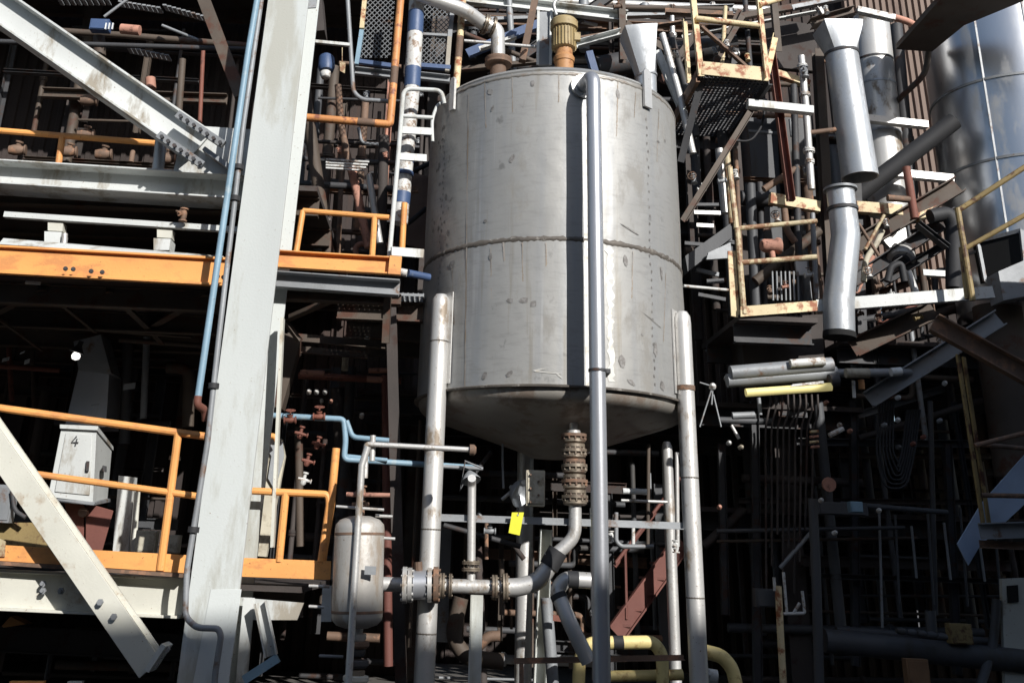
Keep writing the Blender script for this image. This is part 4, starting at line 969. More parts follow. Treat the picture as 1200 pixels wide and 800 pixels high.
bm = nbm(); lathe(bm, [(-.03, 0), (-.025, r*.45), (.0, r*.8), (.04, r*.97), (.07, r), (L-.1, r), (L-.06, r*.97), (L-.02, r*.8), (L+.01, r*.45), (L+.015, 0)], a, ax, 32); link('shell', bm, 'warm_vessel', fv)
for s_ in (.12, .84):
    bm = nbm(); lathe(bm, [(L*s_-.012, r*1.004), (L*s_-.010, r*1.012), (L*s_+.010, r*1.012), (L*s_+.012, r*1.004)], a, ax, 32); link('seam_band', bm, 'rusty_steel', fv)
q = P(434, 668, 9.32); bm = nbm(); boxm(bm, q, .10, .012, .07); link('name_plate', bm, 'grey_steel', fv)
bm = nbm(); lathe(bm, [(-.10, .05), (-.03, .06)], a, ax, 16); link('outlet', bm, 'weathered_pipe', fv)
bm = nbm(); lathe(bm, [(L, .04), (L+.10, .04), (L+.10, .08), (L+.13, .08)], a, ax, 16); link('inlet', bm, 'rusty_steel', fv)
for y0, x0, x1 in ((630, 448, 463), (604, 440, 460)):
    pipe('side_tube', '', [(x0, y0, 9.6), (x1, y0+1, 9.6)], 1.8, 'weathered_pipe', parent=None) and None
for i, o_ in enumerate([o_ for o_ in bpy.data.objects if o_.name.startswith('side_tube')]):
    o_['label'] = ['stub tube on the right side of the filter vessel shell', 'stub tube at the top right shoulder of the filter vessel'][i]; o_['category'] = 'tube'
vb = empty('valve', 'stacked bolted valve under the small filter vessel', 'valve', P(422, 800, 9.6))
c0 = P(421, 735, 9.6); s = S(c0, 1)
for t0, r0, m in ((6, 9, 'weathered_pipe'), (14, 13, 'rusty_steel'), (22, 9, 'dark_steel'), (34, 14, 'dark_steel'), (44, 10, 'bronze_fitting'), (50, 15, 'cream_paint'), (58, 17, 'cream_paint'), (66, 15, 'bronze_fitting')):
    bm = nbm(); lathe(bm, [(t0*s, r0*s*.9), ((t0+1)*s, r0*s), ((t0+5)*s, r0*s), ((t0+8)*s, r0*s*.8)], c0, V((0, 0, -1)), 18); link('flange' if m != 'dark_steel' else 'body', bm, m, vb)
pipe('gauge_pipe', 'thin pale pipe running down in front of the filter vessel', [(431, 523, 9.35), (424, 545, 9.35), (408, 805, 9.35)], 4, 'weathered_pipe', br=0)
pipe('gauge_pipe', 'thin level pipe from the filter riser toward the tank leg with a rusty end', [(428, 560, 9.45), (429, 520, 9.45), (556, 527, 9.45)], 3, 'weathered_pipe', br=.03)
bm = nbm(); lathe(bm, [(-.02, .05), (.02, .05), (.04, .03)], P(553, 527, 9.45), V((1, 0, 0)), 12); tag(link('blanking_plug', bm, 'rusty_steel'), 'rusty cap on the end of the thin level pipe', 'pipe cap')
valve('small rusty valve on the riser above the filter vessel', (424, 578, 9.5), V((0, 0, 1)), 9, 'rusty_steel', wheel=False)
pipe('valve_lever', 'rusty white lever across the valve above the filter vessel', [(406, 579, 9.42), (457, 580, 9.42)], 2.6, 'pink_rust')
pipe('tube', 'slim pale tube just above the filter vessel dome', [(394, 593, 9.5), (450, 597, 9.5)], 1.6, 'weathered_pipe')
pipe('tube', 'slim pale tube stub low left of the filter vessel', [(362, 686, 9.8), (386, 687, 9.8)], 1.8, 'weathered_pipe')
pipe('tube', 'second slim pale stub below, left of the filter vessel', [(362, 710, 9.8), (380, 711, 9.8)], 1.8, 'weathered_pipe')
pipe('tube', 'dim slim stub below the filter vessel at the left', [(374, 768, 9.8), (402, 769, 9.8)], 1.8, 'grey_steel')
bp = pipe('water_pipe', 'light blue water pipe from the white column that steps down to the tank leg', [(305, 486, 10.3), (403, 491, 10.3), (405, 516, 10.3), (403, 538, 10.3), (560, 548, 10.6)], 3.4, 'blue_pipe', br=.05)
pipe('water_pipe', 'short light blue branch pipe beside the stepped water pipe', [(406, 493, 10.3), (413, 512, 10.3), (456, 516, 10.3)], 3, 'blue_pipe', br=.05)
pipe('water_pipe', 'lower light blue branch stub between filter riser and tank leg', [(404, 534, 10.35), (454, 539, 10.35)], 2.4, 'blue_pipe')
pipe('water_pipe', 'thin grey blue pipe from the left tank leg toward the right', [(512, 546, 10.5), (566, 549, 10.5)], 2.2, 'grey_steel')
pipe('clip', 'pale clamp joining the two thin level pipes', [(437, 510, 9.5), (436, 540, 9.5)], 3.4, 'weathered_pipe')
valve('rusty valve on the light blue pipe by the white column', (340, 492, 10.25), V((1, 0, .05)), 7, 'red_rust', 'red_rust')
valve('second rusty valve on the light blue pipe, nearer the tank', (374, 488, 10.25), V((1, 0, .05)), 7, 'red_rust', 'red_rust')
for k, (x, y, l) in enumerate(((352, 508, 'tangle of rusty fittings under the first blue pipe valve'), (360, 540, 'rusty fitting hanging below the light blue pipe'), (372, 520, 'small rusty coupling under the second blue pipe valve'), (356, 562, 'pale fitting just above the lower orange rail'))):
    t = empty('pipe_fitting', l, 'fitting', P(x, y, 10.7)); c = P(x, y, 10.7); s = S(c, 1); m = 'red_rust' if k != 3 else 'fitting_white'
    bm = nbm(); lathe(bm, [(-6*s, 2*s), (-4*s, 3.5*s), (-1*s, 3.5*s), (0, 2*s), (6*s, 2*s), (7*s, 3.5*s), (9*s, 3.5*s)], c, V((.2, 0, 1)), 8); link('body', bm, m, t)
    bm = nbm(); lathe(bm, [(-7*s, 1.5*s), (0, 2.5*s), (7*s, 1.5*s), (8*s, 3*s), (9*s, 3*s)], c, V((1, .3, -.2)), 8); link('branch', bm, m, t)

# ------------------------------------------------------------------ under the tank
for pts, r, m, l, kw in (
    ([(614, 655, 12.2), (603, 640, 12.2)], 3, 'shade_dark_steel', 'short shade-dark brace beside the rear leg', {}),
    ([(586, 745, 10.6), (572, 745, 10.6), (558, 760, 10.6)], 6, 'rusty_steel', 'bent rusty pipe low behind the angle post', {}),
    ([(540, 700, 11), (530, 745, 11), (545, 770, 11), (590, 775, 11)], 9, 'brown_steel', 'thick brown pipe looping low between the tank legs', {}),
    ([(560, 640, 11.5), (566, 800, 11.5)], 5, 'shade_dark_steel', 'shade-dark upright pipe behind the angle post', {}),
    ([(640, 700, 11.4), (648, 800, 11.4)], 7, 'grey_steel', 'grey upright pipe right of the rear leg', {}),
    ([(520, 615, 11.2), (610, 640, 11.2)], 3, 'dark_steel', 'dark thin pipe dropping right behind the riser', {}),
    ([(570, 610, 10.8), (570, 655, 10.8)], 2.4, 'rusty_steel', 'narrow rusty drop pipe below the bar', {}),
    ([(588, 655, 11.0), (588, 720, 11)], 3, 'brown_steel', 'slim brown pipe dropping behind the curved elbow', {}),
    ([(722, 600, 10.8), (722, 634, 10.8), (728, 640, 10.8), (766, 640, 10.8)], 2.6, 'grey_steel', 'grey conduit bent like an L right of the overflow pipe', {'br': .06}),
    ([(730, 575, 11), (758, 576, 11)], 3.4, 'white_gasket', 'short white tube right of the overflow pipe', {}),
    ([(728, 586, 11), (782, 588, 11)], 1.8, 'weathered_pipe', 'thin white tube under the short white one', {}),
    ([(760, 520, 11.2), (759, 640, 11.2)], 2.2, 'brown_steel', 'slim brown upright tube left of the rear right leg', {}),
    ([(793, 530, 11.6), (794, 640, 11.6)], 2.6, 'weathered_pipe', 'slim grey tube strapped to the rear right leg', {}),
    ([(742, 616, 10.9), (742, 640, 10.9)], 2.2, 'fitting_white', 'short pale tube standing on the L conduit', {}),
    ([(575, 530, 10.9), (552, 560, 10.6)], 2.4, 'dark_steel', 'thin dark rod above the riser', {}),
    ([(575, 620, 11.5), (560, 600, 11.5)], 2.0, 'grey_steel', 'thin stay above the bar near the riser', {}),
    ([(588, 585, 10.8), (606, 570, 10.8)], 2.0, 'weathered_pipe', 'thin pale stay left of the terminal box', {})):
    pipe('pipe', l, pts, r, m, **kw)
beam('angle_post', 'pale angle post standing below the drain line between the tank legs', (559, 697, 10.15), (556, 806, 10.15), 14, 15, 'column_paint', 'L', cat='post', up=V((1, 0, 0)))
beam('channel_post', 'pale grey channel post right of the left rear leg', (640, 620, 12.3), (632, 806, 12.3), 18, 14, 'column_paint', 'C', cat='post', up=V((1, 0, 0)))
beam('steel_bar', 'rusty brown level bar low across the tank legs', (603, 774, 10.0), (802, 770, 10.2), 6, 6, 'rusty_steel', 'L', cat='steel bar')
beam('steel_bar', 'short rusty post carrying the left end of the low bar', (611, 776, 10.0), (611, 806, 10.0), 5, 5, 'rusty_steel', cat='steel bar')
pipe('yellow_pipe', 'yellow pipe hoop rising low behind the overflow pipe', [(678, 806, 10.8), (679, 770, 10.8), (690, 753, 10.8), (766, 752, 10.8), (776, 766, 10.8), (777, 806, 10.8)], 7.5, 'yellow_pipe', br=.12, bands=((.48, 1.04, .1),))
pipe('yellow_pipe', 'pale yellow pipe bending down right of the right tank leg', [(822, 762, 10.6), (846, 768, 10.6), (858, 782, 10.6), (864, 808, 10.6)], 8, 'yellow_pipe', br=.15)
pipe('yellow_pipe', 'pale yellow pipe lying level at the bottom behind the legs', [(712, 792, 11), (800, 790, 11)], 6, 'yellow_pipe')
pipe('pipe_stub', 'white lagged stub low beside the right tank leg', [(822, 790, 10.9), (840, 793, 10.9)], 8, 'white_gasket')
sr = empty('stair', 'dark red steel stair rising right behind the tank legs', 'stair', P(720, 750, 12.5))
for off in (0, .5):
    a, b = P(722, 742, 12.6+off), P(800, 634, 12.9+off)
    bm = nbm(); sweep(bm, prof_C(.05, .24), [a, b], V((0, 0, 1))); link('stringer', bm, 'hopper_red', sr)
    bm = nbm(); sweep(bm, circ(.022, 8), [a+V((0, 0, .75)), b+V((0, 0, .75))]); link('handrail', bm, 'hopper_red', sr)
for k in range(6):
    t = (k+.5)/6; a = P(722, 742, 12.6).lerp(P(800, 634, 12.9), t); bm = nbm(); boxm(bm, a+V((0, .26, 0)), .22, .5, .03); link('tread', bm, 'hopper_red', sr)
for t in (.15, .85):
    a = P(722, 742, 12.6).lerp(P(800, 634, 12.9), t); bm = nbm(); sweep(bm, circ(.02, 6), [a, a+V((0, 0, .75))]); link('baluster', bm, 'hopper_red', sr)
jb = jbox('weathered terminal box with two doors under the tank cone', (627, 572, 10.3), 22, 40, 'insulation_board')
for k in range(5):
    bm = nbm(); lathe(bm, [(0, .012), (.02, .012)], P(622+(k % 2)*9, 556+k*8, 10.22), V((0, -1, 0)), 6); link('screw', bm, 'rusty_steel', jb)
la = empty('work_lamp', 'tilted aluminium lamp shade between the riser and the terminal box', 'lamp', P(604, 575, 10.7))
bm = nbm(); lathe(bm, [(0, .02), (.05, .035), (.08, .1), (.16, .15), (.165, .15), (.09, .09)], P(598, 570, 10.7), V((.6, -.5, -.35)), 18); link('shade', bm, 'galvanised', la)
bm = nbm(); sweep(bm, circ(.012, 6), bend([P(590, 572, 10.7), P(589, 545, 10.8), P(589, 520, 10.9)], .1)); link('arm', bm, 'grey_steel', la)
lc = empty('work_lamp', 'small lamp with a folded bracket on top of the riser pipe', 'lamp', P(548, 560, 10.4))
bm = nbm(); lathe(bm, [(0, .02), (.04, .06), (.1, .1), (.105, .1), (.05, .05)], P(550, 552, 10.4), V((.2, -.4, -.9)), 16); link('shade', bm, 'galvanised', lc)
bm = nbm(); sweep(bm, circ(.012, 6), [P(550, 552, 10.4), P(539, 575, 10.4), P(545, 540, 10.4), P(564, 548, 10.4)]); link('bracket', bm, 'grey_steel', lc)
valve('small valve hanging on the bar left of the yellow tag', (574, 622, 10.35), V((1, 0, 0)), 7, 'grey_steel', 'grey_steel')
valve('small valve on the bar between the overflow pipe and rear leg', (716, 628, 10.6), V((0, 0, 1)), 6, 'fitting_white', wheel=False)
valve('pale valve with a bracket beside the right rear leg', (792, 640, 11.4), V((0, 0, 1)), 7, 'fitting_white', wheel=False)
panel('warning_plate', 'small bright red plate low behind the curved elbow', [(648, 720, 11.2), (658, 721, 11.2), (658, 728, 11.2), (648, 727, 11.2)], .01, 'red_rust', 'sign')
panel('warning_plate', 'small orange yellow clip beside the worn stub pipe', [(681, 613, 10.4), (688, 614, 10.4), (688, 619, 10.4), (681, 618, 10.4)], .01, 'yellow_paint', 'clip')

# ------------------------------------------------------------------ framing above the tank
for a, b, w_, m, k, l in (
    ((548, 62, 12.5), (634, 26, 12.5), 13, 'navy_paint', 'L', 'diagonal brace left of the agitator motor, its shade painted dark blue'),  # navy stands for shade on the brace
    ((562, 56, 12.4), (604, 42, 12.4), 7, 'fitting_white', 'L', 'white angle painted as the sunlit part of the diagonal brace'),  # white stands for sun on the same brace
    ((540, -3, 12.8), (735, 20, 12.8), 14, 'white_paint', 'C', 'long white channel beam across the top above the motor'),
    ((636, 18, 13.2), (860, 12, 13.2), 12, 'grey_steel', 'I', 'grey beam crossing the top right of the motor'),
    ((676, 52, 12.6), (728, 38, 12.6), 8, 'white_paint', 'C', 'short white channel between the motor and the chute'),
    ((676, 44, 12.9), (800, 24, 12.9), 6, 'rusty_steel', 'L', 'rusty angle behind the chute mouth'),
    ((612, 72, 12.0), (628, -5, 12.0), 10, 'rusty_steel', 'box', 'rusty red brown post left of the grey plate post'),
    ((730, 72, 12.7), (728, -5, 12.7), 10, 'brown_steel', 'I', 'brown post behind the feed chute'),
    ((540, 80, 12.6), (640, 70, 12.6), 8, 'brown_steel', 'L', 'brown rail just behind the tank top'),
    ((575, 92, 12.9), (720, -8, 12.9), 12, 'dark_steel', 'I', 'dark diagonal beam behind the motor'),
    ((690, 62, 12.2), (700, 96, 12.2), 10, 'navy_paint', 'box', 'dark blue post right of the motor'),
    ((800, 72, 12.9), (700, 8, 12.9), 8, 'brown_steel', 'L', 'brown diagonal angle behind the chute'),
    ((770, 60, 12.4), (800, 130, 12.4), 6, 'white_paint', 'L', 'white flecked angle falling right of the chute'),
    ((775, 95, 12.5), (822, 30, 12.5), 9, 'brown_steel', 'L', 'brown brace rising right from the tank rim'),
    ((540, 25, 12.9), (620, 22, 12.9), 4, 'grey_steel', 'box', 'thin grey rail behind the inlet pipe')):
    beam('steel_beam', l, a, b, 8, w_, m, k)
pipe('conduit', 'thin grey tube from the inlet pipe to the grey plate post', [(544, 48, 11.4), (650, 57, 11.4)], 1.9, 'weathered_pipe')
pp_ = empty('plate_post', 'grey framed plate post just left of the ochre motor', 'post', P(638, 72, 11.3))
panel('plate', '', [(632, 14, 11.3), (646, 14, 11.3), (645, 76, 11.3), (631, 76, 11.3)], .04, 'grey_steel', parent=pp_)
for x in (631, 646): beam('edge', '', (x, 13, 11.27), (x-1, 76, 11.27), 3, 2.4, 'white_paint', parent=pp_)
pipe('tube', 'thin grey hook tube above the ochre motor', [(652, 18, 11.2), (648, 4, 11.2), (660, -6, 11.2)], 2, 'weathered_pipe')
# ------------------------------------------------------------------ upper platform right of the tank
p1 = empty('service_platform', 'rusty cream platform with a dark mesh floor at the tank top right', 'platform', P(860, 90, 11.3))
panel('edge_plate', '', [(824, 72, 11.3), (898, 79, 11.3), (901, 95, 11.3), (822, 87, 11.3)], .02, 'rusty_cream', parent=p1)
zP = P(860, 90, 11.3).z
bm = nbm()
x0, x1 = P(822, 88, 11.3).x, P(900, 96, 11.3).x
n = 16
for i in range(n+1): boxm(bm, V((x0+(x1-x0)*i/n, 12.25, zP)), .012, 1.86, .03)
for i in range(26): boxm(bm, V(((x0+x1)/2, 11.34+1.84*i/25, zP-.004)), x1-x0, .014, .022)
link('mesh_floor', bm, 'dark_steel', p1)
for x in (x0-.04, x1+.04):
    bm = nbm(); sweep(bm, prof_C(.05, .16), [V((x, 11.33, zP)), V((x, 13.2, zP))], V((0, 0, 1))); link('side_beam', bm, 'rusty_steel' if x < x1 else 'dark_steel', p1)
for a, b, w_, m in (((812, -10, 11.28), (822, 88, 11.28), 8, 'rusty_cream'), ((889, -10, 11.28), (900, 92, 11.28), 7, 'rusty_cream'), ((803, 24, 11.9), (808, 96, 11.9), 6, 'rusty_cream'), ((909, 42, 11.7), (898, 92, 11.4), 7, 'rusty_cream')):
    beam('post', '', a, b, 7, w_, m, 'L', parent=p1, up=V((1, 0, 0)))
pipe('rail', '', [(815, 22, 11.28), (892, 31, 11.28)], 3.6, 'rusty_cream', parent=p1)
pipe('rail', '', [(889, 6, 11.28), (940, -8, 11.6)], 3.4, 'rusty_cream', parent=p1)
beam('brace', '', (822, 30, 12), (876, 78, 12), 6, 6, 'rusty_steel', 'L', parent=p1); beam('brace', '', (870, 20, 12.2), (836, 78, 12.2), 6, 6, 'brown_steel', 'L', parent=p1)
beam('knee_brace', 'olive grey angle brace rising from the tank side to the rusty platform', (801, 258, 11.3), (880, 130, 11.5), 6, 7, 'brown_steel', 'L', cat='brace')
beam('knee_brace', 'dark brace under the left side of the rusty platform', (797, 190, 11.9), (822, 92, 11.5), 8, 10, 'dark_steel', 'L', cat='brace')
pipe('hose', 'thin black hose looping under the rusty platform', [(860, 165, 11.8), (880, 166, 11.8), (893, 148, 11.8), (896, 130, 11.8)], 1.4, 'black_rubber', br=.2)
beam('steel_column', 'bright rust red channel post right of the rusty platform', (904, 62, 11.7), (927, 235, 11.7), 8, 8, 'red_rust', 'C', cat='post', up=V((1, 0, 0)))
beam('steel_beam', 'white beam stretching right from under the rusty platform', (876, 122, 11.6), (952, 130, 11.6), 10, 9, 'white_paint', 'box')
beam('steel_beam', 'rusty cream beam end behind the red channel post', (908, 84, 12.4), (950, 98, 12.4), 8, 12, 'rusty_cream', 'L')
panel('cladding_panel', 'big dark cladding panel behind the rusty platform', [(888, 20, 13.2), (962, 30, 13.2), (962, 84, 13.2), (900, 78, 13.2)], .1, 'shade_dark_steel')
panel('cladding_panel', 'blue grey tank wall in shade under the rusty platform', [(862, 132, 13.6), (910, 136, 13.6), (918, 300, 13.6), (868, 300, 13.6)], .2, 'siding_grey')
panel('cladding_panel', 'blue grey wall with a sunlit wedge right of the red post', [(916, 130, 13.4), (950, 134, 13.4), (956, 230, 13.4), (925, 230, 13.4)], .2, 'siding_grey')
pipe('stand_pipe', 'rough pale pipe full of joints between the red post and the silver duct', [(939, 66, 11.9), (944, 120, 11.9), (951, 222, 11.9)], 4, 'weathered_pipe', br=0, flanges=((.08, 1.5, .04), (.3, 1.5, .04), (.72, 1.6, .05), (.8, 1.3, .05)), fm='fitting_white')
valve('grey valve on top of the rough pale pipe', (943, 84, 11.8), V((0, 0, 1)), 7, 'grey_steel', wheel=False)
pipe('pipe', 'short rusty cross pipe joining the rough pipe and the silver duct', [(947, 156, 11.9), (979, 152, 11.9)], 3, 'rusty_steel')
beam('steel_column', 'narrow dark column left of the silver duct', (958, 60, 12.6), (976, 380, 12.6), 10, 12, 'brown_steel', 'I', cat='steel column')
# ------------------------------------------------------------------ silver ducts
d1 = empty('silver_duct', 'shiny silver duct with a squared flared top, the nearest duct at the upper right', 'duct', P(1007, 206, 12))
a, b = P(986, 62, 12), P(1008, 208, 12); ax = (b-a).normalized(); r = S(a, 18.5); L = (b-a).length
bm = nbm(); n = 32
s1 = V((1, 0, 0)) - ax*ax.x; s1.normalize(); u1 = ax.cross(s1)
rings = []
for t, w_ in ((-S(a, 34), 1.), (-S(a, 26), .85), (0, 0)):
    ring = []
    for k in range(n):
        th = 2*math.pi*k/n; c, s = math.cos(th), math.sin(th)
        q = 1/max(abs(c), abs(s)); sx, sy = c*q*1.22, s*q*1.05
        ring.append(bm.verts.new(a + ax*t + s1*r*(c*(1-w_)+sx*w_) + u1*r*(s*(1-w_)+sy*w_)))
    rings.append(ring)
for p_, q_ in zip(rings, rings[1:]):
    for k in range(n): bm.faces.new((p_[k], p_[(k+1) % n], q_[(k+1) % n], q_[k]))
bm.faces.new(rings[0])
link('flared_top', bm, 'galvanised', d1, 25)
bm = nbm(); lathe(bm, [(0, r), (L*.5, r*1.01), (L, r*1.06), (L, r*.98), (L-.25, r*.94)], a, ax, 36); link('duct_body', bm, 'galvanised', d1)
bm = nbm(); lathe(bm, [(-.02, r*1.02), (-.02, r*1.05), (.02, r*1.05), (.02, r*1.02)], a+ax*.03, ax, 36); link('band', bm, 'dark_steel', d1)
bm = nbm(); lathe(bm, [(L-.2, r*.93), (L-.19, 0)], a, ax, 30); link('dark_opening', bm, 'void_black', d1)  # black disc stands for the dark inside of the open end
d2 = empty('grey_duct', 'dull grey round duct standing right behind the flared silver one', 'duct', P(1040, 250, 13))
a, b = P(1019, 22, 13), P(1042, 250, 13); ax2 = (b-a).normalized(); r2 = S(a, 21); L2 = (b-a).length
bm = nbm(); lathe(bm, [(0, r2*.9), (.02, r2), (L2, r2)], a, ax2, 32); link('duct_body', bm, 'weathered_pipe', d2)
for f in (.24, .37, .62):
    bm = nbm(); lathe(bm, [(L2*f-.015, r2*1.01), (L2*f-.015, r2*1.03), (L2*f+.015, r2*1.03), (L2*f+.015, r2*1.01)], a, ax2, 32); link('band', bm, 'dark_steel' if f < .3 else 'galvanised', d2)
beam('cap_beam', 'thin dark beam across the tops of both ducts', (950, 28, 12.3), (1000, 14, 12.3), 16, 9, 'brown_steel', 'I')
beam('steel_beam', 'pale bar over the grey duct top running right', (1004, 12, 12.2), (1048, 22, 12.2), 8, 7, 'fitting_white', 'box')
pipe('hose', 'rusty curved pipe leaving the pale bar to the right', [(1046, 20, 12.2), (1066, 26, 12.2), (1080, 36, 12.2)], 4, 'pink_rust', br=.1)
d3 = empty('silver_duct', 'silver elbow duct with a kink, hanging below the flared duct', 'duct', P(984, 392, 11.6))
pts = [P(985, 226, 11.6), P(991, 276, 11.6), P(982.5, 354, 11.6), P(983.5, 392, 11.6)]; r3 = S(pts[0], 15.5)
bm = nbm(); path = []
for i, p_ in enumerate(pts): path.append(p_)
sweep(bm, circ(r3, 32), path, scales=[1, 1.03, 1.10, 1.08]); link('duct_body', bm, 'galvanised', d3, 20)
for q0, q1, k in ((V(pts[0])-V((0, 0, .0)), 0, 1.06),):
    ax3 = (pts[1]-pts[0]).normalized()
    bm = nbm(); lathe(bm, [(-.06, r3*1.22), (-.03, r3*1.22), (-.03, r3*1.02), (.0, r3*1.02)], pts[0], ax3, 32); link('collar', bm, 'grey_steel', d3)
    bm = nbm(); lathe(bm, [(.20, r3*1.09), (.20, r3*1.13), (.24, r3*1.13), (.24, r3*1.09)], pts[0], ax3, 32); link('band', bm, 'dark_steel', d3)
bm = nbm(); lathe(bm, [(-.03, r3*1.12), (0.02, r3*1.14), (.04, r3*1.14), (.04, r3*.9), (.02, 0)], pts[3], (pts[3]-pts[2]).normalized(), 32); link('rim', bm, 'void_black', d3)
beam('steel_column', 'dark post right behind the silver elbow duct', (1003, 212, 12.4), (1010, 400, 12.4), 10, 7, 'dark_steel', 'I', cat='post')
# ------------------------------------------------------------------ insulated vessel at the right edge
iv = empty('insulated_vessel', 'very large shiny metal clad vessel at the right edge with a square black hatch', 'vessel', P(1215, 345, 12.8))
a, b = P(1166, 30, 12.9), P(1222, 372, 12.9); ax = (b-a).normalized(); r = S(a, 80); L = (b-a).length
bm = nbm(); lathe(bm, [(0, r*.98), (.02, r), (L*.5, r), (L, r)], a, ax, 72); link('cladding', bm, 'vessel_cladding', iv)
for k, az_ in enumerate((-2.35, -1.75, -1.25)):
    s9 = ax.cross(V((0, 0, 1))).normalized(); u9 = ax.cross(s9)
    dv = V((math.cos(az_), math.sin(az_), 0)); bm = nbm(); sweep(bm, prof_box(.03, .01), [a+dv*r*1.004+ax*.03, a+dv*r*1.004+ax*L], V((0, -1, 0))); link('standing_seam', bm, 'grey_steel', iv)
for f in (.295, .56, .83):
    bm = nbm(); lathe(bm, [(L*f-.018, r*1.004), (L*f-.018, r*1.014), (L*f+.018, r*1.014), (L*f+.018, r*1.004)], a, ax, 72); link('band', bm, 'grey_steel', iv)
def vhit(px, py, rr):
    d = ray(px, py); lo = None
    for k in range(3000):
        p_ = CAM + d*(k*.001+9)*(1/d.y) if False else CAM + d*((11.0+k*.001)/d.y)
        w_ = p_ - a; w_ = w_ - ax*w_.dot(ax)
        if w_.length < rr: return p_
    return CAM + d*(12.8/d.y)
q = [vhit(x, y, r*1.05) for x, y in ((1146, 283), (1197, 270), (1202, 316), (1155, 330))]
bm = nbm(); plate(bm, q, V((0, .16, 0))); link('hatch', bm, 'void_black', iv)
for i in range(4):
    bm = nbm(); sweep(bm, prof_box(.05, .04), [q[i], q[(i+1) % 4]], V((0, -1, 0))); link('hatch_frame', bm, 'grey_steel', iv)
cp = empty('canopy', 'dark steel canopy with a slatted edge over the big shiny vessel', 'canopy', P(1120, 40, 12))
zK = P(1052, 58, 12.6).z; bm = nbm(); plate(bm, [PZ(x_, y_, zK) for x_, y_ in ((1050, 58), (1092, 61), (1130, 30), (1215, -5), (1210, -60), (1110, -10))], V((0, 0, .08))); link('roof_plate', bm, 'brown_steel', cp)
for k in range(9): beam('slat', '', (1108+k*8, 2, 12.4), (1112+k*8, 12, 12.3), 4, 3, 'rusty_cream', parent=cp)
panel('siding_panel', 'dark blue cover sheet at the top right corner', [(1172, -10, 12.0), (1210, -10, 12.0), (1210, 20, 12.0), (1174, 14, 12.0)], .03, 'navy_paint')
pipe('cable', 'thick cable sagging from the canopy to the grey duct', [(1088, 62, 12.4), (1084, 88, 12.4), (1062, 108, 12.6), (1046, 124, 13)], 3.4, 'brown_steel', br=.3)
# duct that climbs right
pipe('conveyor_tube', 'thick dark round duct climbing right toward the shiny vessel', [(1000, 232, 12.6), (1118, 142, 12.2)], 10.5, 'black_rubber', n=20)
for a_, b_, w_, m, l in (
    ((1012, 139, 12.6), (1086, 147, 12.6), 8, 'weathered_pipe', 'white beam crossing behind the two ducts toward the shiny vessel'),
    ((1046, 203, 12.5), (1116, 210, 12.5), 9, 'weathered_pipe', 'lower white beam right of the silver duct'),
    ((1003, 243, 12.3), (1056, 247, 12.3), 13, 'rusty_cream', 'cream beam right of the elbow duct collar'),
    ((902, 233, 12.4), (960, 243, 12.4), 13, 'rusty_cream', 'cream beam left of the elbow duct collar'),
    ((1074, 256, 12.2), (1098, 246, 12.2), 9, 'rusty_cream', 'short cream beam end by the dark climbing beams'),
    ((1080, 320, 12.8), (1114, 322, 12.8), 7, 'white_gasket', 'short white pipe like bar in front of the brown siding'),
    ((1040, 290, 13.4), (1064, 272, 13.4), 20, 'weathered_pipe', 'pale plate in the gap between the climbing beams'),
    ((1022, 228, 13.4), (1052, 218, 13.4), 24, 'weathered_pipe', 'pale plate behind the collar of the elbow duct')):
    beam('steel_beam', l, a_, b_, 9, w_, m, 'box')
for a_, b_, w_, m, l in (
    ((1000, 290, 12.3), (1124, 216, 12.1), 20, 'brown_steel', 'upper one of the dark beams climbing right to the vessel'),
    ((1000, 330, 12.4), (1122, 250, 12.1), 15, 'dark_steel', 'second dark beam climbing right below the upper one'),
    ((1030, 335, 12.3), (1124, 276, 12.1), 9, 'dark_steel', 'thin dark bar climbing right above the white level beam'),
    ((1000, 408, 12.2), (1096, 362, 12.0), 22, 'brown_steel', 'sloping dark chute beam below the white level beam'),
    ((1018, 468, 12.0), (1172, 372, 11.6), 20, 'grey_steel', 'long grey chute beam rising right across the shade'),
    ((1075, 262, 11.9), (1110, 290, 11.9), 5, 'dark_steel', 'dark strut falling right beside the black elbow'),
    ((1040, 250, 12.9), (1058, 215, 12.9), 5, 'dark_steel', 'short dark strut near the lower white beam')):
    beam('sloping_beam', l, a_, b_, 12, w_, m, 'C', cat='sloping beam')
pipe('vent_pipe', 'black elbow pipe turning down beside the shiny vessel', [(1090, 254, 12.0), (1110, 250, 12.0), (1118, 262, 12.0), (1118, 338, 12.0)], 9, 'black_rubber', br=.14)
pipe('pipe', 'red brown pipe dropping in front of the climbing beams', [(1062, 196, 11.9), (1072, 256, 11.9)], 4.5, 'red_rust')
pipe('pipe', 'rusty level pipe feeding the red brown drop pipe', [(1040, 232, 11.9), (1066, 234, 11.9)], 4, 'rusty_steel')
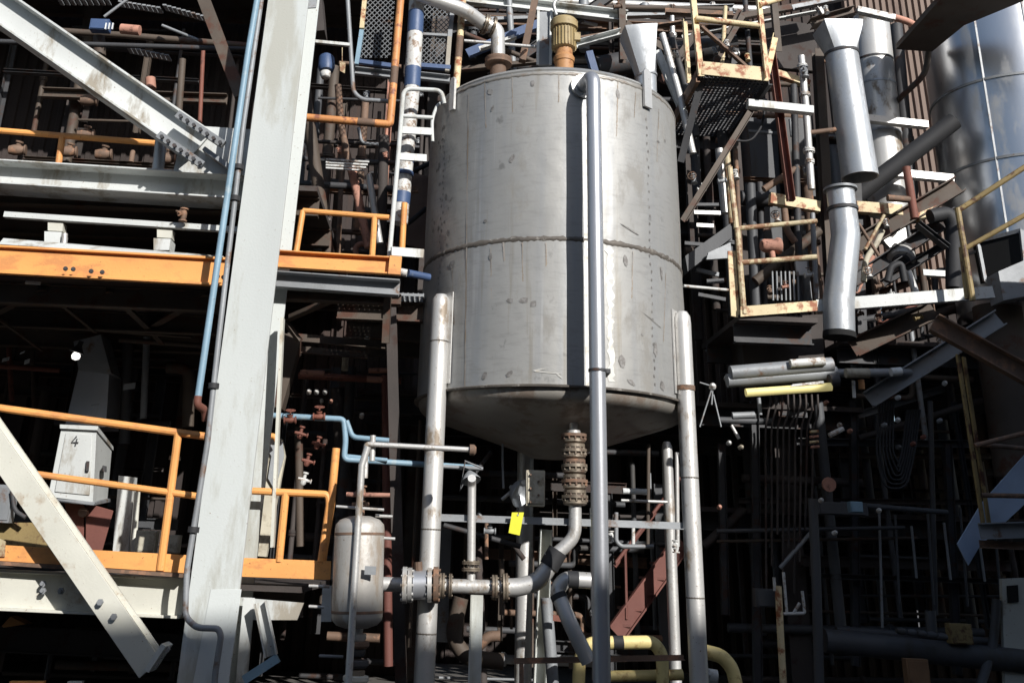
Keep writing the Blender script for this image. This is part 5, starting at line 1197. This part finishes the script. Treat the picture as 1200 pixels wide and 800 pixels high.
# ------------------------------------------------------------------ middle right platform
zQ = P(905, 365, 11.4).z
railing('cream guard rail of the small platform right of the tank', 'yellow_paint', [(865, 308, 11.4), (957, 301, 11.4)], mids=[[(862, 268, 11.4), (957, 259, 11.4)]], posts=[((864, 268, 11.4), (872, 368, 11.4)), ((855, 196, 11.5), (863, 268, 11.4))], toe=((868, 359, 11.38), (958, 352, 11.38), (958, 364, 11.38), (868, 371, 11.38)), rpx=3.2, toem='rusty_cream')
panel('end_plate', 'tall cream end plate of the small platform right of the tank', [(853, 294, 11.45), (862, 294, 11.45), (867, 372, 11.45), (857, 370, 11.45)], .03, 'rusty_cream', 'plate')
deck('dark floor of the small platform right of the tank', P(866, 370, 11.4).x, P(958, 365, 11.4).x, 11.42, 13.2, zQ-.08, joists=2, m='shade_dark_steel', jm='dark_steel')
beam('steel_beam', 'white level beam from the elbow duct to the shiny vessel', (956, 359, 11.7), (1162, 343, 11.7), 10, 14, 'white_paint', 'box')
railing('olive guard rail in front of the shiny vessel', 'olive_yellow', [(1124, 246, 11.3), (1210, 190, 11.0)], mids=[[(1130, 292, 11.3), (1212, 246, 11.0)]], posts=[((1122, 244, 11.3), (1140, 352, 11.3)), ((1127, 290, 11.35), (1134, 350, 11.35))], rpx=3.2)
tw = beam('sloping_beam', 'rust streaked brown channel falling right to the right edge', (1094, 378, 11.2), (1216, 446, 11.0), 14, 22, 'rusty_steel', 'C', cat='sloping beam')
panel('cladding_panel', 'grey box corner at the right edge under the hatch', [(1170, 318, 11.9), (1212, 300, 11.9), (1212, 345, 11.9), (1176, 352, 11.9)], .3, 'grey_steel')
pipe('tank_column', 'brownish round column standing behind the rust streaked channel', [(1168, 360, 12.6), (1196, 560, 12.6)], 26, 'brown_steel', n=28)
ladd = empty('ladder', 'rusty olive ladder with two rungs at the lower right', 'ladder', P(1153, 610, 11.2))
for nm, a_, b_ in (('stringer', (1123, 415, 11.2), (1153, 614, 11.2)), ('stringer', (1130, 418, 11.5), (1160, 614, 11.5))):
    beam(nm, '', a_, b_, 4, 5, 'olive_yellow' if nm else '', 'L', parent=ladd, up=V((1, 0, 0)))
for pts in ([(1142, 522, 11.2), (1206, 506, 11.2)], [(1150, 580, 11.2), (1206, 581, 11.2)], [(1146, 520, 11.4), (1206, 526, 11.6)]):
    pipe('rung', '', pts, 2.8, 'rusty_steel', parent=ladd)
sh = empty('plastic_sheet', 'blue and white plastic sheet hanging at the lower right edge', 'sheet', P(1140, 664, 11.6))
bm = nbm(); plate(bm, [P(1212, 520, 11.7), P(1150, 590, 11.6), P(1122, 637, 11.5), P(1135, 662, 11.5), P(1148, 640, 11.5), P(1175, 610, 11.7), P(1212, 580, 11.8)], V((0, .02, 0))); link('sheet', bm, 'blue_sheet', sh)
beam('steel_beam', 'grey level beam end under the ladder at the right edge', (1150, 622, 11.1), (1215, 620, 11.1), 10, 18, 'grey_steel', 'C')
beam('steel_beam', 'rusty lower lip of the level beam at the right edge', (1150, 637, 11.15), (1215, 640, 11.15), 10, 9, 'rusty_steel', 'L')
# ------------------------------------------------------------------ the lamp tube and its grey pipes
lt = empty('tube_lamp', 'long yellowish glowing tube lamp in the shade right of the tank', 'lamp', P(922, 462, 11.2))
pipe('tube', '', [(874, 460, 11.2), (974, 453, 11.2)], 4.8, 'lamp_tube', parent=lt, n=16)
pipe('housing', '', [(852, 446, 11.35), (980, 437, 11.35)], 8, 'grey_steel', parent=lt, n=16)
panel('reflector', '', [(929, 450, 11.15), (965, 446, 11.15), (966, 449, 11.15), (926, 453, 11.15)], .01, 'fitting_white', parent=lt)
pipe('end_cap', '', [(972, 446, 11.2), (982, 445, 11.2)], 8, 'dark_steel', parent=lt)
pipe('pipe', 'grey lagged pipe lying level above the yellowish tube lamp', [(856, 437, 11.3), (975, 427, 11.3)], 8.5, 'grey_steel', n=16)
pipe('pipe', 'white sunlit sleeve on top of the grey lagged pipe', [(926, 426, 11.2), (966, 423, 11.2)], 5, 'fitting_white', n=16)
pipe('pipe', 'grey pipe running right from the tube lamp into the shade', [(980, 437, 11.6), (1066, 436, 11.9)], 5, 'grey_steel')
pipe('sleeve', 'cream sunlit sleeve on the pipe right of the tube lamp', [(991, 437, 11.5), (1018, 437, 11.5)], 5.6, 'insulation_board')
pipe('sleeve', 'small white sleeve farther right on the same pipe', [(1044, 436, 11.6), (1056, 435, 11.6)], 5, 'white_gasket')
panel('cladding_panel', 'wide black tank wall below the small platform right of the tank', [(868, 374, 12.4), (964, 368, 12.4), (966, 424, 12.4), (872, 428, 12.4)], .5, 'shade_dark_steel')
pl_ = empty('yard_lamp', 'little lamp on a tripod bracket right beside the right tank leg', 'lamp', P(832, 470, 11))
c = P(835, 453, 11); s = S(c, 1); bm = nbm(); lathe(bm, [(-5*s, 2*s), (-2*s, 4*s), (2*s, 4*s), (5*s, 2*s)], c, V((0, -1, .4)), 14); link('head', bm, 'fitting_white', pl_)
for pts in ([(834, 456, 11), (820, 500, 11)], [(836, 462, 11), (845, 500, 11)], [(820, 448, 11), (833, 452, 11)], [(835, 458, 11), (834, 474, 11)]): pipe('bracket', '', pts, .9, 'grey_steel', parent=pl_)
pipe('rod', 'thin white rod from the tank side to the small platform', [(801, 335, 11.2), (856, 340, 11.5)], 1.8, 'fitting_white')
# ------------------------------------------------------------------ smaller things in and out of the shade
def many(items):
    for l, pts, r, m in items:
        pipe('pipe', l, pts, r, m)
# A: between the tank and the small platform
for i, (x0, y0, x1, y1, w_, l) in enumerate(((812, 240, 842, 240, 3.4, 'upper grey louvre bar beside the tank rim'), (813, 249, 844, 250, 4.4, 'bright louvre bar just right of the tank'), (816, 264, 836, 265, 4.4, 'short bright louvre bar right of the tank'), (802, 285, 838, 288, 4, 'dim louvre bar under the two bright ones'), (816, 316, 842, 322, 4.5, 'pale bar low right of the tank seam'), (828, 330, 848, 329, 5, 'greyish bar beside the thin white rod'), (818, 345, 850, 351, 4, 'dim bar under the thin white rod'))):
    beam('louvre_bar', l, (x0, y0, 12.3), (x1, y1, 12.3), 4, w_, ('siding_grey', 'weathered_pipe', 'weathered_pipe', 'siding_grey', 'grey_steel', 'siding_grey', 'siding_grey')[i], cat='bar', group='louvre bars right of the tank')
panel('cover_plate', 'grey blue wedge plate between the tank and the cream end plate', [(830, 296, 12), (856, 284, 12), (858, 302, 12), (828, 304, 12)], .05, 'grey_steel', 'plate')
panel('cover_plate', 'dark sloping hood right of the tank at seam height', [(803, 300, 12.1), (856, 262, 12.1), (858, 278, 12.1), (806, 318, 12.1)], .2, 'siding_grey', 'hood')
many((('dark vertical pipe close to the right side of the tank rim', [(812, 110, 12.8), (818, 240, 12.8)], 5, 'dark_steel'),
  ('pale upright pipe under the knee brace', [(851, 172, 12.2), (858, 262, 12.2)], 4, 'yellow_paint'),
  ('greyish upright pipe left of the pale one under the knee brace', [(843, 175, 12.4), (850, 250, 12.4)], 5, 'weathered_pipe'),
  ('rusty upright pipe right of the pale one under the knee brace', [(862, 175, 12.3), (868, 300, 12.3)], 2.6, 'rusty_steel'),
  ('thick dark level pipe behind the cream beam left of the elbow duct', [(868, 232, 12.8), (905, 234, 12.8)], 9, 'dark_steel'),
  ('tall dark riser behind the small cream rail', [(879, 216, 12.7), (886, 362, 12.7)], 6, 'siding_grey'),
  ('second tall dark riser behind the small cream rail', [(890, 214, 12.9), (896, 362, 12.9)], 4, 'dark_steel'),
  ('thin dark upright bar between the cream rails and the elbow duct', [(930, 100, 12.4), (938, 360, 12.4)], 4, 'dark_steel'),
  ('grey pipe rising behind the cream rail next to the duct post', [(952, 250, 12.2), (957, 350, 12.2)], 3, 'grey_steel'),
  ('rusty hook pipe behind the small cream rail', [(919, 245, 12.2), (922, 270, 12.2), (932, 284, 12.2)], 4, 'rusty_steel'),
  ('brown sloping pipe behind the lower cream rail', [(885, 330, 12.6), (960, 270, 12.6)], 6, 'brown_steel'),
  ('dark brown strut rising right above the small platform', [(895, 222, 12.4), (935, 196, 12.4)], 4, 'rusty_steel'),
  ('small pale tube upright in front of the blue grey wall', [(926, 140, 12.6), (928, 160, 12.6)], 2, 'grey_steel')))
# pump and fittings on the small platform
t = empty('pump', 'pinkish rusty pump head behind the small cream rail', 'pump', P(903, 300, 12.0)); c = P(903, 288, 12.0); s = S(c, 1)
bm = nbm(); lathe(bm, [(-11*s, 6*s), (-8*s, 8*s), (5*s, 8*s), (8*s, 10*s), (11*s, 10*s)], c, V((1, .1, .05)), 14); link('body', bm, 'pink_rust', t)
bm = nbm(); lathe(bm, [(0, 4*s), (15*s, 3.4*s), (15*s, 5*s), (17*s, 5*s)], c, V((.1, 0, -1)), 12); link('outlet', bm, 'pink_rust', t)
for i, (x, y, s_, m, l) in enumerate(((910, 255, 6, 'fitting_white', 'whitish valve above the pinkish pump head'), (898, 268, 4, 'rusty_steel', 'small rusty valve above the pinkish pump head'), (902, 340, 5, 'rusty_steel', 'rusty valve low behind the small platform plate'), (920, 336, 4, 'pink_rust', 'pinkish valve beside a rusty one on the small platform'),
     (862, 205, 6, 'fitting_white', 'white valve hanging below the knee brace'), (846, 212, 5, 'grey_steel', 'grey valve hanging left of the white valve by the knee brace'), (813, 210, 6, 'grey_steel', 'grey valve tight against the right side of the tank'), (822, 222, 5, 'fitting_white', 'white valve near the louvre bars at the tank side'),
     (944, 200, 5, 'grey_steel', 'grey valve low on the rough pale pipe'), (948, 322, 5, 'fitting_white', 'white valve next to the duct post above the cream plate'))):
    valve(l, (x, y, 12.0), V((1, 0, .2)) if i % 2 else V((0, .3, 1)), s_, m, wheel=i % 3 == 0)
for i in range(7):
    pipe('grille_bar', 'slim dark grille bar in the row under the pinkish pump', [(905+i*5, 318, 12.1), (906+i*5, 352, 12.1)], 1.1, 'grey_steel', 'grille bars under the pinkish pump', cat='grille bar')
panel('cover_plate', 'white plate by the right end of the lower cream rail', [(932, 306, 12.2), (946, 306, 12.2), (946, 322, 12.2), (934, 322, 12.2)], .05, 'weathered_pipe', 'plate')
# C: among the climbing beams
many((('thin rusty rod crossing the climbing beams near the elbow duct', [(1006, 262, 11.8), (1030, 300, 11.8)], 2, 'rusty_steel'),
  ('pale thin rod crossing the rusty rod near the elbow duct', [(1036, 252, 11.8), (1014, 292, 11.8)], 2, 'yellow_paint'),
  ('pale curved pipe rising beside the elbow duct', [(1012, 330, 12), (1014, 304, 12), (1026, 288, 12), (1034, 270, 12)], 3.4, 'insulation_board'),
  ('rust speckled pipe in the gap below the climbing beams', [(1004, 345, 12.4), (1022, 300, 12.4)], 4, 'pink_rust'),
  ('dark hoop pipe in front of the white drum', [(1040, 330, 11.9), (1044, 312, 11.9), (1056, 308, 11.9), (1060, 330, 11.9)], 4, 'black_rubber'),
  ('pale slanting pipe right of the dark hoop', [(1064, 318, 12), (1074, 345, 12)], 4, 'weathered_pipe'),
  ('brown upright pipe against the brown siding', [(1078, 300, 12.8), (1084, 345, 12.8)], 4, 'brown_steel'),
  ('dark tall post between grey duct and siding', [(1050, 30, 13.3), (1070, 260, 13.3)], 7, 'dark_steel'),
  ('dark pipe low between elbow duct and sloping chute', [(1010, 375, 12.4), (1090, 360, 12.4)], 4, 'dark_steel'),
  ('red brown pipe low behind the sloping chute beam', [(1012, 395, 12.8), (1080, 352, 12.8)], 3, 'red_rust')))
t = empty('drum', 'white rimmed drum between the climbing beams and the siding', 'drum', P(1056, 312, 12.3)); c = P(1056, 306, 12.3); s = S(c, 1)
bm = nbm(); lathe(bm, [(0, 14*s), (2*s, 16*s), (12*s, 16*s), (14*s, 13*s)], c, V((.3, .6, .7)), 20); link('shell', bm, 'weathered_pipe', t)
bm = nbm(); lathe(bm, [(-2*s, 8*s), (0, 10*s)], c, V((.3, .6, .7)), 20); link('lid', bm, 'dark_steel', t)
for i, (x, y, s_, m, l) in enumerate(((1018, 320, 6, 'weathered_pipe', 'worn valve right of the elbow duct'), (1030, 335, 5, 'rusty_steel', 'rusty valve resting over the white level beam'), (1008, 300, 5, 'pink_rust', 'pinkish valve tight to the elbow duct'), (1044, 345, 4, 'fitting_white', 'small white valve on the white level beam'), (1038, 262, 5, 'weathered_pipe', 'worn valve just under the upper climbing beam'),
      (1008, 368, 4, 'rusty_steel', 'rusty valve under the white level beam by the duct'), (1030, 374, 5, 'red_rust', 'red valve under the white level beam'), (1076, 372, 5, 'olive_yellow', 'yellowish valve under the white level beam'), (1102, 400, 5, 'fitting_white', 'white valve hanging below the rust streaked channel'))):
    valve(l, (x, y, 11.9), V((1, 0, .3)) if i % 2 else V((0, .3, 1)), s_, m, wheel=i % 2 == 0)
# D: shade right of the tank
for i in range(9):
    pipe('conduit', 'thin dark conduit in the upright bundle right of the tank', [(902+i*7, 462, 12.6), (903+i*7, 470+(i*5) % 23, 12.6), (897+i*7, 500, 12.6), (898+i*6.5, 700-(i*37) % 90, 12.6)], 1.3, 'shade_dark_steel', 'conduits in the upright bundle right of the tank', br=.1)
for i in range(8):
    x = 1030+i*19
    pipe('conduit', 'thin dark conduit hanging down in the shade at the lower right', [(x, 590+(i*13) % 30, 12.9), (x+4+i, 735-(i*29) % 60, 12.9)], 1.5, 'siding_grey' if i % 2 else 'grey_steel', 'conduits hanging in the shade at the lower right')
for i in range(6):
    pipe('cable', 'dark cable hanging in loops in the shade below the grey chute beam', [(1032+i*3, 470, 12.2), (1026+i*4, 530, 12.2), (1036+i*4, 572-i*5, 12.2), (1062-i*2, 572-i*5, 12.2), (1072-i*3, 530, 12.2), (1078-i*3, 480, 12.2)], 1.2, 'black_rubber', 'looped cables below the grey chute beam', br=.25)
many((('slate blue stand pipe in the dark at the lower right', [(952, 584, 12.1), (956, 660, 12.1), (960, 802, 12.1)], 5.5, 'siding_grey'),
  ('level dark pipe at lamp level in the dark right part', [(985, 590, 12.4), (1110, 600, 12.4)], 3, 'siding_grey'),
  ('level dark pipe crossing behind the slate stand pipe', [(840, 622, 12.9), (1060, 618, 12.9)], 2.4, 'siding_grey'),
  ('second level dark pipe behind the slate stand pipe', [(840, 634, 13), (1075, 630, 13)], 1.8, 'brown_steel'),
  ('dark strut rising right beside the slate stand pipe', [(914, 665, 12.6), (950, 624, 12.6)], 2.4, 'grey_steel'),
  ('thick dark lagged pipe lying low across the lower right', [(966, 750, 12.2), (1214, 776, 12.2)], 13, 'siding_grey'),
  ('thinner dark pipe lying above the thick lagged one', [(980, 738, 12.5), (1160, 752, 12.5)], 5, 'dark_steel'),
  ('dark upright pipe left of the door frame at the lower right', [(1168, 702, 12.2), (1164, 756, 12.2), (1148, 806, 12.0)], 5, 'siding_grey'),
  ('short dark blue pipe piece under the chute at the right', [(1090, 715, 12.3), (1092, 742, 12.3)], 6, 'siding_grey'),
  ('dull brown level pipe low behind the conduit bundle', [(870, 560, 13.4), (1010, 566, 13.4)], 5, 'shade_dark_steel'),
  ('brown sloping pipe behind the right tank leg in the shade', [(824, 640, 13.4), (872, 596, 13.4)], 5, 'shade_dark_steel'),
  ('dark level pipe below the tube lamp', [(842, 492, 12.8), (905, 494, 12.8)], 4, 'siding_grey'),
  ('worn grey pipe piece below the tube lamp', [(858, 487, 12.4), (884, 486, 12.4)], 4, 'grey_steel'),
  ('small pale drop pipe right of the tripod lamp', [(857, 498, 12), (866, 514, 12)], 2, 'weathered_pipe'),
  ('pale tube hanging from the tube lamp end', [(889, 466, 11.5), (891, 486, 11.5)], 2.4, 'grey_steel'),
  ('rusty steel tube beside the cream sleeve in the shade', [(1009, 445, 11.7), (1010, 456, 11.7)], 3.6, 'burnt_orange'),
  ('white slim tube beside the rusty tube in the shade', [(1000, 446, 11.7), (1001, 466, 11.7)], 2, 'white_gasket'),
  ('pale slanted fitting pipe in the dark right of the lamp', [(988, 502, 11.8), (972, 510, 11.8)], 3, 'fitting_white')))
# lit pipe stand in the shade
ps = empty('pipe_stand', 'rust streaked upright pipe stand catching light in the dark lower right', 'pipe stand', P(916, 800, 11.8))
pipe('stem', '', [(912, 686, 11.8), (914, 730, 11.8), (918, 802, 11.8)], 4, 'rusty_cream', parent=ps, br=0)
for pts in ([(918, 670, 11.8), (922, 718, 11.8)], [(940, 692, 11.8), (943, 718, 11.8), (912, 719, 11.8)], [(907, 676, 11.8), (908, 692, 11.8)], [(930, 718, 11.8), (937, 706, 11.8)]): pipe('arm', '', pts, 1.8, 'fitting_white', parent=ps, br=.02)
jbox('dark junction box left of the rust streaked pipe stand', (897, 700, 12), 26, 20, 'siding_grey')
jbox('dark wide cable box beside the slate stand pipe', (985, 596, 12.4), 60, 14, 'siding_grey')
jbox('small bluish box at the left end of the dark level pipe', (1002, 594, 12.0), 14, 12, 'blue_pipe')
jbox('dark grey cabinet below the tube lamp behind the conduits', (927, 478, 13.3), 34, 22, 'dark_steel')
jbox('square brown box standing at the bottom right', (1074, 790, 12), 26, 34, 'wood_board')
jbox('dark olive box on the lagged pipe at the lower right', (1124, 742, 12.1), 26, 22, 'olive_yellow')
t = empty('rag_roll', 'row of pale rounded sacks lying on the lagged pipe', 'sacks', P(1080, 748, 11.9))
for k in range(5):
    c = P(1056+k*12, 739+k*1.6, 11.9); s = S(c, 1); bm = nbm(); lathe(bm, [(-7*s, 0), (-6*s, 3*s), (0, 4.5*s), (6*s, 3*s), (7*s, 0)], c, V((1, .2, -.1)), 10); link('sack', bm, 'siding_grey', t)
t = empty('round_gauge', 'round brownish gauge face in the dark right of the conduits', 'gauge', P(970, 575, 12)); c = P(970, 567, 12); s = S(c, 1)
bm = nbm(); lathe(bm, [(0, 6*s), (1*s, 8*s), (5*s, 8*s)], c, V((.1, -1, -.2)), 20); link('case', bm, 'pink_rust', t); bm = nbm(); lathe(bm, [(-1, 1.6*s), (0, 1.6*s)], c-V((0, 0, 0)), V((0, 0, -.01)), 8) if False else lathe(bm, [(0, 1.6*s), (14*s, 1.6*s)], c, V((0, 0, -1)), 8); link('stem', bm, 'dark_steel', t)
for i, (x, y, m, l) in enumerate(((954, 506, 'rusty_cream', 'top'), (954, 512, 'pink_rust', 'second'), (954, 518, 'rusty_cream', 'third'), (955, 524, 'pink_rust', 'bottom'))):
    pipe('terminal_bar', l+' bar of the little lit stack of terminals right of the conduits', [(x-5, y, 12), (x+5, y-1, 12)], 1.6, m, 'little stack of lit terminals', cat='terminal')
for i, (x, y, m, l) in enumerate(((851, 443, 'fitting_white', 'small bright cap left end of the lagged pipe'), (854, 519, 'fitting_white', 'small bright cap in the dark right of the tripod lamp'), (868, 524, 'insulation_board', 'dull cap right of the bright one in the dark'), (843, 594, 'pink_rust', 'pinkish cap low right of the right tank leg'), (962, 586, 'fitting_white', 'white cap at the top of the slate stand pipe'),
     (1052, 466, 'white_gasket', 'upper small bright cap among the looped cables'), (1052, 492, 'white_gasket', 'middle small bright cap among the looped cables'), (1053, 524, 'siding_grey', 'dim cap low among the looped cables'), (1036, 498, 'grey_steel', 'grey cap left of the looped cables'), (1107, 449, 'white_gasket', 'bright square cap under the grey chute beam'), (1101, 493, 'grey_steel', 'grey cap left of the ladder'),
     (978, 624, 'fitting_white', 'tiny cap hanging below the dark cable box'), (1030, 598, 'fitting_white', 'tiny bright cap right of the bluish box'), (996, 505, 'pink_rust', 'pinkish cap beside the slanted fitting'), (968, 472, 'pink_rust', 'pinkish cap right under the tube lamp end'), (984, 498, 'fitting_white', 'white cap above the slanted fitting'), (1070, 520, 'red_rust', 'red cap among the cables'), (1082, 512, 'red_rust', 'second red cap right of the first among the cables'))):
    c = P(x, y, 11.9); s = S(c, 1); bm = nbm(); lathe(bm, [(-3*s, 1.6*s), (-2*s, 2.8*s), (2*s, 2.8*s), (4*s, 1.4*s)], c, V((.2*(i % 3), -1, .3)), 8)
    tag(link('blanking_plug', bm, m), l, 'pipe cap', 'small bright caps in the shade')
dr = empty('door', 'dim narrow door with a small window at the right edge bottom', 'door', P(1195, 800, 12.2))
panel('leaf', '', [(1174, 678, 12.2), (1215, 676, 12.2), (1215, 806, 12.2), (1178, 806, 12.2)], .06, 'cream_paint', parent=dr)
panel('window', '', [(1180, 686, 12.18), (1193, 685, 12.18), (1194, 705, 12.18), (1181, 706, 12.18)], .01, 'void_black', parent=dr)
pipe('pipe', 'dark pipe behind the looped cables near the ladder', [(1090, 470, 13), (1096, 720, 13)], 3, 'siding_grey')
for i, (x0, y0, x1, y1, w_, l) in enumerate(((845, 520, 850, 720, 8, 'dark upright beam nearest the right tank leg'), (884, 470, 888, 800, 9, 'dark upright beam left of the conduit bundle'), (1000, 470, 1003, 780, 8, 'dark upright beam right of the conduit bundle'), (1110, 520, 1122, 790, 8, 'dark upright beam left of the ladder foot'))):
    beam('steel_column', l, (x0, y0, 13.3), (x1, y1, 13.3), 8, w_, 'dark_steel', 'I', cat='steel column', up=V((1, 0, 0)))
# top right of the tank and over the rusty platform
for a, b, w_, m, l in (
    ((860, 20, 12.8), (960, 2, 12.8), 10, 'brown_steel', 'brown beam above the dark cladding panel'), ((800, 42, 12.8), (960, 12, 12.8), 5, 'white_paint', 'thin white beam crossing above the rusty platform'),
    ((862, 58, 12.6), (858, 90, 12.6), 6, 'dark_steel', 'dark stub post behind the rusty platform rail'), ((906, -5, 12.2), (912, 62, 12.2), 7, 'brown_steel', 'brown post above the red channel post'),
    ((838, 70, 12.4), (868, 10, 12.4), 6, 'brown_steel', 'brown angle inside the rusty platform rails'), ((930, 8, 12.6), (1000, -6, 12.6), 8, 'grey_steel', 'grey beam at the top above the silver duct'),
    ((780, 12, 12.6), (860, 16, 12.6), 9, 'rusty_steel', 'rusty beam behind the left rusty post'), ((960, 8, 12.4), (975, 30, 12.4), 8, 'fitting_white', 'small white post on the duct cap beam')):
    beam('steel_beam', l, a, b, 7, w_, m, 'L')
for i, (x, y, s_, m, l) in enumerate(((852, 52, 5, 'fitting_white', 'white valve inside the rusty platform rails'), (860, 64, 6, 'weathered_pipe', 'worn valve low inside the rusty platform rails'), (838, 60, 5, 'grey_steel', 'grey valve at the left inside the rusty platform rails'), (790, 66, 5, 'fitting_white', 'white valve right of the feed chute'), (876, 68, 5, 'rusty_cream', 'cream valve by the right rusty post'), (724, 8, 5, 'rusty_steel', 'rusty valve at the very top above the chute'), (968, 12, 5, 'fitting_white', 'white valve above the silver duct flare'))):
    valve(l, (x, y, 12.1), V((1, 0, .2)) if i % 2 else V((0, .3, 1)), s_, m, wheel=i % 2 == 1)
many((('thin rusty pipe slanting behind the rusty platform posts', [(846, 80, 12.3), (850, 8, 12.3)], 2.6, 'rusty_cream'),
  ('pale conduit crossing high above the tank', [(600, 8, 13), (700, 30, 13)], 2, 'fitting_white'),
  ('brown pipe crossing high left above the tank', [(545, 40, 12.6), (625, 72, 12.6)], 3, 'brown_steel'),
  ('pale pipe rising behind the agitator motor', [(602, 90, 12.8), (596, -5, 12.8)], 4, 'grey_steel'),
  ('dark thick duct pipe behind the feed chute', [(700, 80, 13.2), (860, 50, 13.2)], 14, 'dark_steel'),
  ('worn pipe falling right of the chute along the tank rim', [(776, 40, 12), (796, 110, 12), (812, 180, 12)], 4, 'weathered_pipe'),
  ('dark pipe beside the worn one along the tank rim', [(786, 40, 12.2), (808, 120, 12.2), (816, 160, 12.2)], 4, 'dark_steel')))
# left bay extras seen in the shade beside the tank
for i, (x, y, s_, m, l) in enumerate(((398, 176, 4, 'pink_rust', 'pinkish valve below the orange brown pipe'), (415, 205, 5, 'rusty_steel', 'rusty valve behind the pale cable tray'), (452, 182, 4, 'pink_rust', 'pinkish valve left of the striped stand pipe'), (384, 258, 4, 'grey_steel', 'grey valve under the orange guard rail'), (430, 112, 5, 'grey_steel', 'grey valve under the left mesh guard'), (492, 112, 4, 'grey_steel', 'grey valve inside the tube ladder hoop'), (490, 166, 4, 'grey_steel', 'grey valve between the two ladder step plates'), (486, 225, 4, 'rusty_steel', 'rusty valve on the tan siding strip'))):
    valve(l, (x, y, 11.6), V((1, 0, .2)) if i % 2 else V((0, .3, 1)), s_, m, wheel=i % 2 == 1)

# ------------------------------------------------------------------ the dense tangle behind: long runs that end on posts, beams or walls
def tangle(seed, x0, y0, x1, y1, Y0, Y1, nh, nv, where, mats=('shade_dark_steel', 'brown_steel', 'dark_steel', 'siding_grey', 'rusty_steel'), tilt=.05, lean=-.0):
    rn = random.Random(seed); names = {'shade_dark_steel': 'shade-dark', 'brown_steel': 'brown', 'dark_steel': 'dark', 'siding_grey': 'grey', 'rusty_steel': 'rusty', 'grey_steel': 'pale grey', 'olive_yellow': 'olive', 'pink_rust': 'pinkish', 'weathered_pipe': 'worn'}
    posts = []
    def ln(x): return (642-x)/3068.0
    for i in range(nv):
        x = x0 + (x1-x0)*(i+.2+.6*rn.random())/nv; Y = rn.uniform(Y0, Y1); m = rn.choice(mats)
        ya, yb = y0 + rn.random()*(y1-y0)*.3, y1 - rn.random()*(y1-y0)*.25
        xb = x - ln(x)*(yb-ya); posts.append((x, Y))
        r = rn.choice((1.6, 2.2, 3, 4.5, 6))
        if i % 3 == 0: beam('steel_post', f'upright {names[m]} steel post in the tangle {where}', (x, ya, Y), (xb, yb, Y), 6, r*2.4, m, rn.choice('ICL'), group=f'upright {names[m]} steel {where}', cat='post', up=V((1, 0, 0)))
        else: pipe('pipe', f'upright {names[m]} pipe in the tangle {where}', [(x, ya, Y), (xb, yb, Y)], r, m, f'upright {names[m]} pipes {where}', flanges=((.3+.4*rn.random(), 1.5, .05),) if r > 2.5 else ())
    for i in range(nh):
        y = y0 + (y1-y0)*(i+.2+.6*rn.random())/nh; Y = rn.uniform(Y0, Y1)+.15; m = rn.choice(mats)
        xa = x0 + rn.random()*(x1-x0)*.35; xb = x1 - rn.random()*(x1-x0)*.35; t = tilt+rn.uniform(-.02, .02)
        r = rn.choice((1.6, 2.4, 3.4, 5))
        k = rn.random()
        if k < .35: beam('steel_beam', f'level {names[m]} steel beam in the tangle {where}', (xa, y, Y), (xb, y+(xb-xa)*t, Y), 8, r*2.4, m, rn.choice('IC'), group=f'level {names[m]} beams {where}')
        elif k < .8: pipe('pipe', f'level {names[m]} pipe in the tangle {where}', [(xa, y, Y), (xb, y+(xb-xa)*t, Y)], r, m, f'level {names[m]} pipes {where}', flanges=((.2+.6*rn.random(), 1.5, .05),) if r > 2.5 else ())
        else:
            d = rn.choice((-1, 1))*rn.uniform(15, 50)
            pipe('pipe', f'{names[m]} pipe with two bends in the tangle {where}', [(xa, y, Y), ((xa+xb)/2, y+3, Y), ((xa+xb)/2-2, y+d, Y), (xb, y+d+3, Y)], min(r, 3.4), m, f'bent {names[m]} pipes {where}')
DK = ('shade_dark_steel', 'brown_steel', 'dark_steel', 'siding_grey')
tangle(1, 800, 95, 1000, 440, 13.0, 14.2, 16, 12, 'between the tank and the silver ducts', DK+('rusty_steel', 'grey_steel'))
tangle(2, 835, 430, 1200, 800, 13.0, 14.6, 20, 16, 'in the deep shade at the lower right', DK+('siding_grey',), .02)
tangle(3, 350, 60, 500, 330, 12.4, 13.6, 12, 9, 'between the white column and the tank', DK+('rusty_steel', 'pink_rust'))
tangle(4, 330, 420, 500, 800, 12.2, 13.6, 12, 9, 'below the open grating by the filter vessel', DK+('rusty_steel',))
tangle(5, 510, 540, 810, 800, 13.4, 14.4, 14, 14, 'under the tank behind its legs', DK+('rusty_steel', 'grey_steel'))
tangle(6, -20, 10, 300, 195, 13.6, 14.4, 6, 6, 'high in the upper left bay', ('shade_dark_steel', 'dark_steel', 'brown_steel'), .04)
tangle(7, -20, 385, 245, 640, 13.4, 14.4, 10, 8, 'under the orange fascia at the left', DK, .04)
tangle(8, 500, -10, 960, 80, 13.0, 14.4, 12, 14, 'above the top of the tank', DK+('rusty_steel', 'grey_steel', 'weathered_pipe'), .03)
tangle(9, 1000, 200, 1120, 420, 12.8, 14.0, 10, 5, 'below the climbing duct by the brown siding', DK+('rusty_steel',), -.35)
tangle(10, -20, 735, 230, 800, 11.2, 12.6, 4, 5, 'under the lower white beam', DK, .03)
tangle(11, 1000, 345, 1200, 520, 12.6, 13.6, 8, 5, 'beneath the white level beam at the right', DK+('grey_steel',), -.3)
